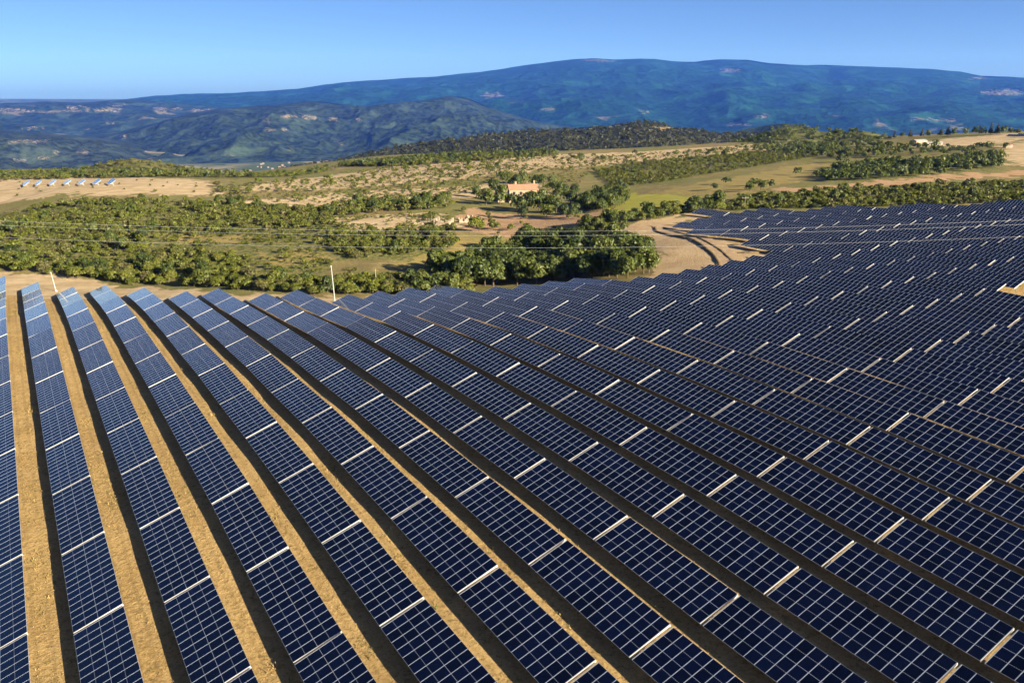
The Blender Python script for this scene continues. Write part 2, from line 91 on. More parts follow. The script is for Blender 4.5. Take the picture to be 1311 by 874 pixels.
# ---------------------------------------------------------------- helpers
def quads_mesh(name, V, F, mats=(), mi=None, uv=None, attr=None, smooth=False):
    """V (n,3), F (m,4) or (m,3) -> mesh, built through arrays"""
    V = np.asarray(V, np.float32); F = np.asarray(F, np.int32)
    me = bpy.data.meshes.new(name)
    m, c = F.shape
    me.vertices.add(len(V)); me.vertices.foreach_set('co', V.ravel())
    me.loops.add(m * c); me.loops.foreach_set('vertex_index', F.ravel())
    me.polygons.add(m)
    me.polygons.foreach_set('loop_start', np.arange(0, m * c, c, dtype=np.int32))
    me.polygons.foreach_set('loop_total', np.full(m, c, np.int32))
    for mt in mats: me.materials.append(mt)
    if mi is not None: me.polygons.foreach_set('material_index', np.asarray(mi, np.int32))
    me.polygons.foreach_set('use_smooth', np.full(m, bool(smooth)))
    if uv is not None:
        l = me.uv_layers.new(name='UVMap'); l.data.foreach_set('uv', np.asarray(uv, np.float32).ravel())
    if attr:
        for an, (typ, dat) in attr.items():
            a = me.attributes.new(an, typ, 'POINT')
            a.data.foreach_set('value' if typ == 'FLOAT' else 'color', np.asarray(dat, np.float32).ravel())
    me.update(); me.validate()
    return me
def link(name, me, parent=None, loc=None, rot=None, kind=None, label=None, cat=None, group=None):
    o = bpy.data.objects.new(name, me); COL.objects.link(o)
    if parent is not None: o.parent = parent
    if loc is not None: o.location = loc
    if rot is not None: o.rotation_euler = rot
    return tag(o, kind, label, cat, group)
def tag(o, kind=None, label=None, cat=None, group=None):
    if kind: o['kind'] = kind
    if label: o['label'] = label
    if cat: o['category'] = cat
    if group: o['group'] = group
    return o
class MB:
    """collects boxes, bars and prisms for ONE mesh"""
    def __init__(s): s.V = []; s.F = []; s.M = []; s.U = []; s.n = 0
    def add(s, v, f, m=0):
        for q in f: s.F.append([i + s.n for i in q]); s.M.append(m)
        s.V += [tuple(p) for p in v]; s.n += len(v)
    def box(s, x0, x1, y0, y1, z0, z1, m=0):
        v = [(x0, y0, z0), (x1, y0, z0), (x1, y1, z0), (x0, y1, z0), (x0, y0, z1), (x1, y0, z1), (x1, y1, z1), (x0, y1, z1)]
        s.add(v, [(0, 3, 2, 1), (4, 5, 6, 7), (0, 1, 5, 4), (1, 2, 6, 5), (2, 3, 7, 6), (3, 0, 4, 7)], m)
    def tube(s, a, b, r0, r1, n=8, m=0):
        a, b = Vector(a), Vector(b); d = (b - a).normalized()
        t = d.cross(Vector((0, 0, 1)) if abs(d.z) < .9 else Vector((1, 0, 0))).normalized(); u = d.cross(t)
        v = []
        for p, r in ((a, r0), (b, r1)):
            for i in range(n):
                q = 2 * math.pi * i / n; v.append(p + t * (r * math.cos(q)) + u * (r * math.sin(q)))
        f = [(i, (i + 1) % n, n + (i + 1) % n, n + i) for i in range(n)]
        s.add(v, f, m); s.add(v, [tuple(range(n - 1, -1, -1)), tuple(range(n, 2 * n))], m)
    def mesh(s, name, mats):
        me = bpy.data.meshes.new(name); me.from_pydata(s.V, [], s.F)
        for mt in mats: me.materials.append(mt)
        me.polygons.foreach_set('material_index', s.M)
        me.validate(); me.update(); return me

def inside(poly, x, y):
    x = np.asarray(x, float); y = np.asarray(y, float); c = np.zeros(x.shape, bool)
    n = len(poly); j = n - 1
    for i in range(n):
        xi, yi = poly[i]; xj, yj = poly[j]
        if yi != yj:
            c ^= ((yi > y) != (yj > y)) & (x < (xj - xi) * (y - yi) / (yj - yi) + xi)
        j = i
    return c
_lat = np.random.default_rng(3).random((256, 256))
def vnoise(x, y):
    xi = np.floor(x).astype(int); yi = np.floor(y).astype(int); fx = x - xi; fy = y - yi
    fx = fx * fx * (3 - 2 * fx); fy = fy * fy * (3 - 2 * fy)
    a = _lat[xi & 255, yi & 255]; b = _lat[(xi + 1) & 255, yi & 255]; c = _lat[xi & 255, (yi + 1) & 255]; d = _lat[(xi + 1) & 255, (yi + 1) & 255]
    return (a * (1 - fx) + b * fx) * (1 - fy) + (c * (1 - fx) + d * fx) * fy
def fbm(x, y, oct=4, gain=.5):
    s = 0; a = 1; t = 0
    for o in range(oct):
        s = s + a * vnoise(x * 2 ** o + 17.3 * o, y * 2 ** o + 5.1 * o); t += a; a *= gain
    return s / t
def ridged(x, y, oct=4):
    s = 0; a = 1; t = 0
    for o in range(oct):
        s = s + a * (1 - abs(2 * vnoise(x * 2 ** o + 9.7 * o, y * 2 ** o + 3.3 * o) - 1)); t += a; a *= .5
    return s / t

# ---------------------------------------------------------------- node materials
class NT:
    def __init__(s, name):
        s.m = bpy.data.materials.new(name); s.m.use_nodes = True; s.t = s.m.node_tree; s.t.nodes.clear()
        s.o = s.t.nodes.new('ShaderNodeOutputMaterial')
    def n(s, typ, ins=None, **kw):
        nd = s.t.nodes.new(typ)
        for k, v in kw.items(): setattr(nd, k, v)
        for k, v in (ins or {}).items(): s.set(nd.inputs[k], v)
        return nd
    def set(s, sock, v):
        if hasattr(v, 'bl_idname') and hasattr(v, 'outputs'): v = v.outputs[0]
        if hasattr(v, 'is_output'): s.t.links.new(v, sock)
        else: sock.default_value = v
    def math(s, op, a, b=0.0, c=None):
        nd = s.n('ShaderNodeMath', operation=op); s.set(nd.inputs[0], a); s.set(nd.inputs[1], b)
        if c is not None: s.set(nd.inputs[2], c)
        return nd.outputs[0]
    def mix(s, f, a, b, blend='MIX'):
        nd = s.n('ShaderNodeMix', data_type='RGBA', blend_type=blend)
        s.set(nd.inputs[0], f); s.set(nd.inputs[6], a if not isinstance(a, tuple) else (*a, 1)[:4]); s.set(nd.inputs[7], b if not isinstance(b, tuple) else (*b, 1)[:4])
        return nd.outputs[2]
    def noise(s, vec, scale, detail=4, rough=.55, dist=0.0):
        nd = s.n('ShaderNodeTexNoise'); s.set(nd.inputs['Scale'], scale); nd.inputs['Detail'].default_value = detail
        nd.inputs['Roughness'].default_value = rough; nd.inputs['Distortion'].default_value = dist
        if vec is not None: s.t.links.new(vec, nd.inputs['Vector'])
        return nd.outputs['Fac']
    def ramp(s, f, lo, hi, a=0.0, b=1.0):
        nd = s.n('ShaderNodeMapRange', interpolation_type='SMOOTHSTEP')
        for i, v in enumerate((f, lo, hi, a, b)): s.set(nd.inputs[i], v)
        return nd.outputs[0]
    def attr(s, name, kind='GEOMETRY'):
        return s.n('ShaderNodeAttribute', attribute_name=name, attribute_type=kind)
    def bsdf(s, **ins):
        b = s.n('ShaderNodeBsdfPrincipled')
        for k, v in ins.items():
            k = k.replace('_', ' '); 
            if isinstance(v, tuple) and len(v) == 3 and k in ('Base Color',): v = (*v, 1)
            s.set(b.inputs[k], v)
        s.t.links.new(b.outputs[0], s.o.inputs['Surface']); return b
    def bump(s, h, strength, dist):
        b = s.n('ShaderNodeBump'); b.inputs['Strength'].default_value = strength; b.inputs['Distance'].default_value = dist
        s.t.links.new(h, b.inputs['Height']); return b.outputs[0]
    def pos(s): return s.n('ShaderNodeNewGeometry').outputs['Position']
    def objc(s): return s.n('ShaderNodeTexCoord').outputs['Object']

def m_plain(name, col, rough=.6, metal=0.0, var=.12, scale=3.0, spec=.5):
    k = NT(name); f = k.noise(k.objc(), scale, 4)
    c = k.mix(k.ramp(f, .3, .7), tuple(x * (1 - var) for x in col), tuple(min(1, x * (1 + var)) for x in col))
    k.bsdf(Base_Color=c, Roughness=rough, Metallic=metal, Specular_IOR_Level=spec); return k.m

def m_ground():
    k = NT('ground'); p = k.pos()
    zone = k.attr('zone').outputs['Color']; zone2 = k.attr('zone_b').outputs['Color']
    sp = k.n('ShaderNodeSeparateColor'); k.t.links.new(zone, sp.inputs[0])
    sp2 = k.n('ShaderNodeSeparateColor'); k.t.links.new(zone2, sp2.inputs[0])
    big = k.noise(p, .02, 5); mid = k.noise(p, .16, 5, .6); fine = k.noise(p, 1.6, 6, .7); vf = k.noise(p, 4.2, 6, .8)
    # maquis soil: brown with dry grass and olive low plants
    c = k.mix(k.ramp(mid, .38, .62), (.20, .15, .065), (.28, .22, .09))
    c = k.mix(k.math('MULTIPLY', k.ramp(fine, .47, .62), .75), c, (.085, .095, .028))
    c = k.mix(k.math('MULTIPLY', k.ramp(big, .42, .58), .6), c, (.13, .145, .038))
    def lay(c, f, col): return k.mix(f, c, col)
    tan = k.mix(k.ramp(mid, .35, .68), (.42, .31, .175), (.55, .42, .26)); tan = k.mix(k.math('MULTIPLY', k.ramp(fine, .55, .72), .6), tan, (.19, .15, .06))
    mp = k.n('ShaderNodeMapping'); k.t.links.new(p, mp.inputs['Vector']); mp.inputs['Scale'].default_value = (.05, .32, .3); mp.inputs['Rotation'].default_value = (0, 0, .12)
    tan = k.mix(k.math('MULTIPLY', k.ramp(k.noise(mp.outputs[0], 1.0, 6, .7), .46, .62), .55), tan, (.27, .22, .10))
    green = k.mix(k.ramp(k.noise(p, .75, 6, .72), .42, .58), (.22, .19, .07), (.07, .092, .02)); green = k.mix(k.math('MULTIPLY', k.ramp(mid, .54, .68), .6), green, (.26, .21, .09))
    mead = k.mix(k.ramp(mid, .35, .65), (.29, .285, .045), (.36, .335, .06)); mead = k.mix(k.math('MULTIPLY', k.ramp(fine, .5, .7), .5), mead, (.17, .18, .035))
    ochre = k.mix(k.ramp(mid, .35, .65), (.31, .235, .085), (.24, .20, .065)); ochre = k.mix(k.math('MULTIPLY', k.ramp(fine, .52, .7), .5), ochre, (.15, .135, .04))
    dirt = k.mix(k.ramp(mid, .35, .65), (.42, .275, .155), (.36, .225, .12)); dirt = k.mix(k.math('MULTIPLY', k.ramp(fine, .55, .75), .5), dirt, (.27, .19, .09))
    pale = k.mix(k.ramp(mid, .35, .65), (.50, .37, .215), (.42, .30, .165)); pale = k.mix(k.math('MULTIPLY', k.ramp(fine, .52, .72), .6), pale, (.29, .2, .1))
    fld = k.mix(k.ramp(mid, .35, .65), (.46, .315, .135), (.39, .26, .105)); fld = k.mix(k.math('MULTIPLY', k.ramp(fine, .5, .66), .75), fld, (.20, .135, .048))
    fld = k.mix(k.math('MULTIPLY', k.ramp(vf, .54, .66), .8), fld, (.58, .42, .20)); fld = k.mix(k.math('MULTIPLY', k.ramp(vf, .47, .34), .85), fld, (.11, .075, .03))
    sxyz = k.n('ShaderNodeSeparateXYZ'); k.t.links.new(p, sxyz.inputs[0])
    rp = k.math('ADD', k.math('MULTIPLY', sxyz.outputs[0], math.cos(ROW_AZ)), k.math('MULTIPLY', sxyz.outputs[1], -math.sin(ROW_AZ)))
    rp = k.math('FRACT', k.math('DIVIDE', k.math('SUBTRACT', k.math('ADD', rp, k.math('MULTIPLY', mid, .5)), ROW_P0), ROW_PITCH))
    rut = k.math('MAXIMUM', k.ramp(k.math('ABSOLUTE', k.math('SUBTRACT', rp, .63)), .035, .012), k.ramp(k.math('ABSOLUTE', k.math('SUBTRACT', rp, .80)), .035, .012))
    fld = k.mix(k.math('MULTIPLY', rut, k.ramp(big, .3, .7, .15, .55)), fld, (.24, .165, .07))
    fld = k.mix(k.math('MULTIPLY', k.ramp(k.noise(p, .9, 6, .75), .6, .66), .7), fld, (.13, .105, .035))
    valley = k.mix(k.ramp(k.noise(p, .0022, 5, .6, .6), .44, .6), (.06, .085, .035), (.24, .21, .12)); valley = k.mix(k.ramp(k.noise(p, .012, 4), .55, .62), valley, (.035, .06, .02))
    c = lay(c, sp.outputs[0], tan); c = lay(c, sp.outputs[1], green); c = lay(c, sp.outputs[2], mead)
    c = lay(c, sp2.outputs[0], ochre); c = lay(c, sp2.outputs[1], dirt); c = lay(c, sp2.outputs[2], pale)
    c = lay(c, k.attr('field').outputs['Fac'], fld); c = lay(c, k.attr('valley').outputs['Fac'], valley)
    h = k.math('ADD', k.math('MULTIPLY', fine, .5), k.math('MULTIPLY', vf, .25))
    k.bsdf(Base_Color=c, Roughness=.95, Specular_IOR_Level=.1, Normal=k.bump(h, 1.0, .55)); return k.m
def m_hill(name, dark, lite, pale, tree, bumpd, patch_scale, patch_lo, patch_hi, pscale2=6.0):
    k = NT(name); p = k.pos()
    n1 = k.noise(p, tree, 3, .6); n2 = k.noise(p, tree / 6, 5, .6)
    c = k.mix(k.ramp(n1, .35, .65), dark, lite); c = k.mix(k.math('MULTIPLY', k.ramp(n2, .5, .68), .6), c, tuple(a * 1.9 + .004 for a in lite))
    pat = k.ramp(k.noise(p, patch_scale, 6, .6, .8), patch_lo, patch_hi)
    c = k.mix(k.math('MULTIPLY', pat, k.attr('low').outputs['Fac']), c, (.12, .11, .075))
    fleck = k.ramp(k.noise(p, patch_scale * pscale2 * 4, 4, .75), .46, .56)
    c = k.mix(k.math('MULTIPLY', k.attr('pale').outputs['Fac'], fleck), c, pale)
    k.bsdf(Base_Color=c, Roughness=.95, Specular_IOR_Level=.05, Normal=k.bump(n1, 1.0, bumpd)); return k.m
def m_leaf(name, base, per_object):
    """foliage: dull waxy leaf with a little light passing through; tone varies plant to plant and clump to clump"""
    k = NT(name)
    r = k.n('ShaderNodeObjectInfo').outputs['Random'] if per_object else k.attr('tone').outputs['Fac']
    clump = k.attr('clump').outputs['Fac']
    def sc(c, f): return tuple(x * f for x in c)
    a = k.mix(k.ramp(r, 0, .5), sc(base[0], 1), sc(base[1], 1)); a = k.mix(k.ramp(r, .5, 1), a, sc(base[2], 1))
    a = k.mix(k.math('MULTIPLY', k.ramp(clump, .45, 1), .55), a, sc(base[3], 1))
    d = k.n('ShaderNodeBsdfDiffuse', {'Color': a}); t = k.n('ShaderNodeBsdfTranslucent', {'Color': k.mix(.5, a, (.12, .15, .02))})
    g = k.n('ShaderNodeBsdfGlossy', {'Roughness': .5, 'Color': (.5, .5, .5, 1)})
    mx = k.n('ShaderNodeMixShader', {0: .28, 1: d, 2: t}); mx2 = k.n('ShaderNodeMixShader', {0: .04, 1: mx, 2: g})
    k.t.links.new(mx2.outputs[0], k.o.inputs['Surface']); return k.m
def m_module():
    k = NT('solar_glass'); uv = k.n('ShaderNodeUVMap').outputs[0]
    sx = k.n('ShaderNodeSeparateXYZ'); k.t.links.new(uv, sx.inputs[0]); u, v = sx.outputs[0], sx.outputs[1]
    # 6 x 24 half-cut cells; a white seam of the backsheet across the middle, broken by the ribbons
    def line(c, n, wd):
        f = k.math('FRACT', k.math('MULTIPLY', c, float(n))); d = k.math('ABSOLUTE', k.math('SUBTRACT', f, .5)); return k.math('GREATER_THAN', d, .5 - wd)
    seam = k.math('LESS_THAN', k.math('ABSOLUTE', k.math('SUBTRACT', v, .5)), .011)
    fx = k.math('FRACT', k.math('MULTIPLY', u, 6.0)); dash = k.math('LESS_THAN', k.math('ABSOLUTE', k.math('SUBTRACT', fx, .5)), .38)
    seam = k.math('MULTIPLY', seam, dash)
    grid = k.math('MAXIMUM', line(u, 6, .012), line(v, 24, .02))
    edge = k.math('GREATER_THAN', k.math('ABSOLUTE', k.math('SUBTRACT', u, .5)), .491)
    oi = k.n('ShaderNodeObjectInfo').outputs['Random']; isl = k.n('ShaderNodeNewGeometry').outputs['Random Per Island']
    tone = k.math('ADD', k.math('MULTIPLY', oi, .5), k.math('MULTIPLY', isl, .5))
    cell = k.mix(tone, (.0004, .0009, .004), (.0019, .0050, .026))
    c = k.mix(k.math('MULTIPLY', grid, .05), cell, (.30, .33, .40)); c = k.mix(k.math('MULTIPLY', seam, .28), c, (.58, .64, .75)); c = k.mix(k.math('MULTIPLY', edge, .4), c, (.42, .47, .58))
    dust = k.noise(k.pos(), .9, 5, .65)
    c = k.mix(k.math('MULTIPLY', k.ramp(dust, .42, .8), .004), c, (.30, .25, .18))
    k.bsdf(Base_Color=c, Roughness=.06, Specular_IOR_Level=.5, IOR=1.40); return k.m

GROUND = m_ground()
ALU = m_plain('anodised_aluminium', (.35, .405, .50), .38, .0, .05, 2.0)
GALV = m_plain('galvanised_steel', (.34, .34, .33), .5, .2, .12, 4.0)
ADDED_END = m_plain('added_end_plate', (.40, .395, .385), .5, 0, .10, 1.2)  # for a plate added at table ends, standing in for sunlit frame edges
BACK = m_plain('module_backsheet', (.05, .05, .055), .6)
GLASS = m_module()
BARK = m_plain('bark', (.10, .075, .05), .9, 0, .3, 5.0, .2)
L_BUSH = ((.060, .076, .013), (.118, .135, .018), (.10, .092, .034), (.17, .175, .028))
L_TREE = ((.034, .052, .012), (.060, .084, .016), (.095, .115, .022), (.12, .14, .026))
L_PINE = ((.026, .032, .013), (.036, .042, .017), (.044, .048, .020), (.058, .062, .024))
LEAF = {'bush': m_leaf('bush_leaves', L_BUSH, True), 'tree': m_leaf('tree_leaves', L_TREE, True), 'pine': m_leaf('pine_needles', L_PINE, True)}
LEAF_J = {'bush': m_leaf('scrub_leaves', L_BUSH, False), 'tree': m_leaf('wood_leaves', L_TREE, False), 'pine': m_leaf('forest_needles', L_PINE, False)}
STONE = m_plain('rubble_stone', (.31, .25, .18), .9, 0, .25, 1.2, .2)
RENDER = m_plain('sandy_render', (.37, .275, .175), .9, 0, .08, .8, .2)
TILE = m_plain('clay_roof_tiles', (.34, .19, .12), .85, 0, .22, 1.6, .2)
DARKGLASS = m_plain('window_glass', (.02, .022, .025), .15)
WHITE = m_plain('white_paint', (.40, .395, .38), .6, 0, .05)
WOOD = m_plain('weathered_wood', (.24, .19, .14), .85, 0, .2)
WIRE = m_plain('aluminium_conductor', (.60, .62, .64), .5, .2)
RED = m_plain('rust_red_paint', (.22, .06, .035), .7)

# ---------------------------------------------------------------- ground sheet: one polar mesh from under the camera to the far plain
def row_to_plan(s, p):
    sn, cs = math.sin(ROW_AZ), math.cos(ROW_AZ)
    return s * sn + p * cs, s * cs - p * sn
def plan_to_row(x, y):
    sn, cs = math.sin(ROW_AZ), math.cos(ROW_AZ)
    return x * sn + y * cs, x * cs - y * sn
def project(x, y, z):
    """world -> picture position (only used to decide which panels come into view at all)"""
    th = R(PITCH); dz = z - CAM_Z
    yc = y * math.cos(th) - dz * math.sin(th); zc = y * math.sin(th) + dz * math.cos(th)
    return IMG_W / 2 + FOCAL_PX * x / max(yc, 1e-6), IMG_H / 2 - FOCAL_PX * zc / max(yc, 1e-6), yc
def build_ground():
    az = np.r_[np.arange(-180, -48, 3.0), np.arange(-48, 48, .12), np.arange(48, 180.1, 3.0)]
    rr = np.r_[0.0, np.arange(8, 350, .75), 350 * np.exp(np.arange(0, math.log(1200 / 350), .0035)), 1200 * np.exp(np.arange(.02, math.log(34000 / 1200), .03)), 34000]
    A, RR = np.meshgrid(np.radians(az), rr)
    lim = np.minimum(14700 / np.maximum(abs(np.sin(A)), 1e-6), np.where(np.cos(A) > 0, 20000, 2500) / np.maximum(abs(np.cos(A)), 1e-6))
    RR = np.minimum(RR, lim * (1 - (34000 - RR) * 1e-8)); x = RR * np.sin(A); y = RR * np.cos(A)
    z = ground_z(x, y)
    near = (RR < 1500)
    z = z + near * ((fbm(x / 9.0, y / 9.0, 3) - .5) * .25 * (RR > 30))
    wx = x + (fbm(x / 7, y / 7, 4, .65) - .5) * 15 * np.clip(RR / 300, .3, 1.5); wy = y + (fbm(x / 7 + 40, y / 7 + 11, 4, .65) - .5) * 24 * np.clip(RR / 300, .3, 1.5)
    zones = {k: np.zeros(x.shape) for k in ('tan', 'green', 'meadow', 'ochre', 'dirt', 'pale')}
    for kind, poly in PATCHES:
        poly = np.array(poly)
        x0, y0 = poly.min(0) - 15; x1, y1 = poly.max(0) + 15
        sel = (wx > x0) & (wx < x1) & (wy > y0) & (wy < y1)
        if sel.any():
            a = np.zeros(x.shape, bool); a[sel] = inside([tuple(q) for q in poly], wx[sel], wy[sel])
            for kk in zones: zones[kk][a] = 0
            zones[kind][a] = 1
    fld = (inside(FIELD_AREA, wx, wy) & (zones['pale'] < .5)).astype(float)
    val = smoothstep(1500, 2600, RR)
    n_r, n_a = x.shape
    idx = np.arange(n_r * n_a).reshape(n_r, n_a)
    F = np.stack([idx[:-1, :-1], idx[:-1, 1:], idx[1:, 1:], idx[1:, :-1]], -1).reshape(-1, 4)[:, ::-1]
    one = np.ones(x.size)
    zc = np.c_[zones['tan'].ravel(), zones['green'].ravel(), zones['meadow'].ravel(), one]
    zb = np.c_[zones['ochre'].ravel(), zones['dirt'].ravel(), zones['pale'].ravel(), one]
    me = quads_mesh('ground', np.c_[x.ravel(), y.ravel(), z.ravel()], F, [GROUND], smooth=True,
                    attr={'zone': ('FLOAT_COLOR', zc), 'zone_b': ('FLOAT_COLOR', zb), 'field': ('FLOAT', fld), 'valley': ('FLOAT', val)})
    link('ground', me, kind='structure')

# rows of the solar field: which along-row numbers end each row at the crest
ROW_END = {0: 13, 1: 12, 2: 11, 3: 11, 4: 10, 5: 9, 6: 9, 7: 8, 8: 8, 9: 7, 10: 7, 11: 7, 12: 7, 13: 6, 14: 6, 15: 6, 16: 6, 17: 5, 18: 5, 19: 5, 20: 5}
TAB_L, TAB_GAP, N_MOD, MOD_P, MOD_W, MOD_H, TILT = 13.45, .255, 13, 1.008, .989, 1.98, R(19.3)
LOW = .85
# ground worked by the solar field: a band round the panels
FIELD_AREA = [row_to_plan(s + 9, p) for s, p in ((-200, -40), (218, -14), (216, -6), (205, 2), (204, 8), (191, 16), (178, 24), (177, 30), (164, 38), (164, 44), (151, 52), (151, 73), (138, 80), (138, 101), (125, 108), (125, 125))] + [tuple(q) for q in FIELD_EDGE] + [(260, 120), (200, -150)]
build_ground()

# ---------------------------------------------------------------- hills and mountains
def build_hill(name, az0, az1, daz, r_base, rc, prof, nr, amp, wl, mat, back=1.35, z0=-262, low=(.1, .55), seed=0, rough=.12, power=1.0, base_z=None):
    a = np.arange(az0, az1 + daz / 2, daz)
    pa = np.array([q[0] for q in prof]); pz = np.array([q[1] for q in prof])
    hz = np.interp(a, pa, pz)
    t = np.r_[np.linspace(0, 1, nr), 1 + np.linspace(0, 1, max(8, nr // 4))[1:]]
    rr = np.where(t <= 1, r_base + (rc - r_base) * t, rc * (1 + (back - 1) * (t - 1)))
    A, T = np.meshgrid(np.radians(a), t); RR = np.meshgrid(a, rr)[1]
    wob = 1 + .05 * (fbm(A * 14 + seed, T * 0 + seed, 3) - .5) * 2 * smoothstep(0, .3, T) * (T < 1.001)
    x = RR * np.sin(A) * wob; y = RR * np.cos(A) * wob
    H = np.meshgrid(hz, t)[0]; b = z0 if base_z is None else base_z
    sh = np.where(T <= 1, T ** power * (1 - .0 * T), 0)
    z = np.where(T <= 1, b + (H - b) * sh, H - (H + 262) * smoothstep(0, 1, T - 1))
    rn = ridged(x / wl + seed * 3.1, y / wl + seed * 1.7, 5) - .62
    f2 = fbm(x / (wl * .22) + seed, y / (wl * .22), 4) - .5
    m = smoothstep(0, .12, T) * np.where(T <= 1, 1 - smoothstep(.72, .98, T), 0)
    z = z + (T > .9) * (T < 1.1) * (fbm(x / (wl * .45), y / (wl * .45), 4) - .55) * amp * .13 * (amp > 100)
    z = z + amp * rn * m + amp * rough * f2 * (m * .8 + .2 * smoothstep(.0, .3, T))
    # nothing in front of the crest may rise above the sight line to it
    if True:
        dist = np.hypot(x, y); lim = CAM_Z + (H - CAM_Z) * dist / rc
        z = np.where(T < .985, np.minimum(z, lim - (1 - T) * abs(H - b) * .04), z)
    pale = np.zeros(x.shape); ang = np.degrees(A); el = (z - CAM_Z) / np.hypot(x, y)
    wa = ang + (fbm(x / (wl * .1), y / (wl * .1), 3) - .5) * .9; we = el + (fbm(x / (wl * .1) + 9, y / (wl * .1), 3) - .5) * .004
    for hn, pa_, pe, da, de in PALE:
        if hn == name: pale = np.maximum(pale, (((wa - pa_) / da) ** 2 + ((we - pe) / de) ** 2 < 1).astype(float))
    lowm = 1 - smoothstep(low[0], low[1], np.clip(T, 0, 1))
    n_r, n_a = x.shape; idx = np.arange(n_r * n_a).reshape(n_r, n_a)
    F = np.stack([idx[:-1, :-1], idx[:-1, 1:], idx[1:, 1:], idx[1:, :-1]], -1).reshape(-1, 4)[:, ::-1]
    me = quads_mesh(name, np.c_[x.ravel(), y.ravel(), z.ravel()], F, [mat], smooth=True, attr={'pale': ('FLOAT', pale), 'low': ('FLOAT', lowm)})
    link(name, me, kind='structure')
    return x, y, z
HD = HILLS
g = m_hill('mountain_forest', (.0006, .010, .008), (.006, .034, .022), (.13, .12, .115), .02, 14, .0011, .60, .67, 4)
build_hill('mountain', -32, 44, .06, 6800, 14500, HD['mountain'][1], 170, 300, 1500, g, back=1.12, low=(.12, .5), seed=1, power=1.12)
g = m_hill('far_ridge_forest', (.03, .04, .025), (.045, .06, .03), (.3, .28, .2), .01, 10, .0009, .5, .6)
build_hill('far_ridge', -36, -10, .2, 12500, 17000, HD['far_ridge'][1], 30, 60, 2500, g, back=1.06, seed=2)
g = m_hill('far_hills_forest', (.004, .011, .009), (.018, .034, .025), (.18, .155, .12), .02, 12, .0022, .58, .66, 5)
build_hill('far_hills', -48, -2, .07, 6200, 10000, HD['far_hills'][1], 100, 240, 1000, g, low=(.5, 1.0), seed=3)
g = m_hill('middle_hills_forest', (.004, .010, .008), (.024, .040, .028), (.18, .155, .12), .03, 12, .004, .64, .70, 4)
build_hill('middle_hills', -46, 10, .06, 4000, 6500, HD['middle_hills'][1], 130, 210, 700, g, low=(.1, .5), seed=4, power=.85)
g = m_hill('near_hills_forest', (.005, .011, .009), (.028, .042, .030), (.18, .155, .12), .04, 9, .005, .64, .70, 4)
build_hill('near_hills', -46, -18, .06, 3300, 5000, HD['near_hills'][1], 80, 130, 520, g, low=(.2, .9), seed=5, power=.85)
g = m_hill('dark_hill_forest', (.018, .03, .012), (.03, .044, .018), (.3, .25, .18), .05, 8, .006, .7, .8)
build_hill('dark_hill', 10, 24, .1, 2500, 3200, HD['dark_hill'][1], 40, 30, 300, g, seed=6)
g = m_hill('wooded_hill_floor', (.05, .055, .022), (.085, .08, .035), (.40, .29, .17), .15, 2, .02, .62, .7, 3)
WH = build_hill('wooded_hill', -19, 30, .06, 820, 1500, HD['wooded_hill'][1], 90, 7, 170, g, back=1.3, base_z=-75, seed=7, power=.7)
g = m_hill('wooded_mound_floor', (.05, .06, .02), (.09, .09, .035), (.38, .28, .16), .3, 1, .03, .6, .7)
WM = build_hill('wooded_mound', 14.2, 28, .08, 660, 850, HD['wooded_mound'][1], 50, 3, 70, g, back=1.25, base_z=-12, seed=8, power=.8)
g = m_hill('scrub_knoll_soil', (.055, .06, .022), (.11, .10, .042), (.38, .28, .16), .35, 1.2, .03, .6, .7)
KN = build_hill('scrub_knoll', -28.5, -15, .08, 560, 700, HD['scrub_knoll'][1], 50, 2, 50, g, back=1.25, base_z=-34, seed=9, power=.8)

# ---------------------------------------------------------------- haze: the air between here and the mountains
def build_haze():
    b = MB(); b.box(-15000, 15000, -3000, 20200, -264, 905)
    k = NT('haze'); v = k.n('ShaderNodeVolumePrincipled')
    v.inputs['Color'].default_value = (.06, .20, 1.0, 1); v.inputs['Density'].default_value = HAZE_DENSITY; v.inputs['Absorption Color'].default_value = (1, 1, 1, 1)
    v.inputs['Anisotropy'].default_value = 0.0
    k.t.links.new(v.outputs[0], k.o.inputs['Volume'])
    o = link('haze', b.mesh('haze', [k.m]), kind='stuff', label='thin blue air between the field and the far mountain', cat='haze')
build_haze()

# ---------------------------------------------------------------- solar tables
def module_arrays():
    """one framed module; local x along the row, y up the slope, z out of the glass"""
    W, H, f, t, g = MOD_W, MOD_H, .016, .045, .004; e = .010
    V = [(0, 0, 0), (W, 0, 0), (W, H, 0), (0, H, 0), (f, e, 0), (W - f, e, 0), (W - f, H - e, 0), (f, H - e, 0),
         (0, 0, -t), (W, 0, -t), (W, H, -t), (0, H, -t), (f, e, -g), (W - f, e, -g), (W - f, H - e, -g), (f, H - e, -g)]
    F = [(0, 1, 5, 4), (1, 2, 6, 5), (2, 3, 7, 6), (3, 0, 4, 7), (0, 8, 9, 1), (1, 9, 10, 2), (2, 10, 11, 3), (3, 11, 8, 0),
         (4, 5, 13, 12), (5, 6, 14, 13), (6, 7, 15, 14), (7, 4, 12, 15), (8, 11, 10, 9), (12, 13, 14, 15)]
    M = [0] * 12 + [2, 1]
    UV = np.zeros((14, 4, 2)); UV[13] = [(0, 0), (1, 0), (1, 1), (0, 1)]
    return np.array(V), np.array(F), np.array(M), UV
def joined_modules(name, slots):
    V, F, M, UV = module_arrays(); Vs = []; Fs = []; n = 0
    for (ox, oy) in slots: Vs.append(V + (ox, oy, 0)); Fs.append(F + n); n += len(V)
    return quads_mesh(name, np.concatenate(Vs), np.concatenate(Fs), [ALU, GLASS, BACK], np.tile(M, len(slots)), np.tile(UV, (len(slots), 1, 1)))
MOD_MESH = joined_modules('solar_module', [(0, 0)])
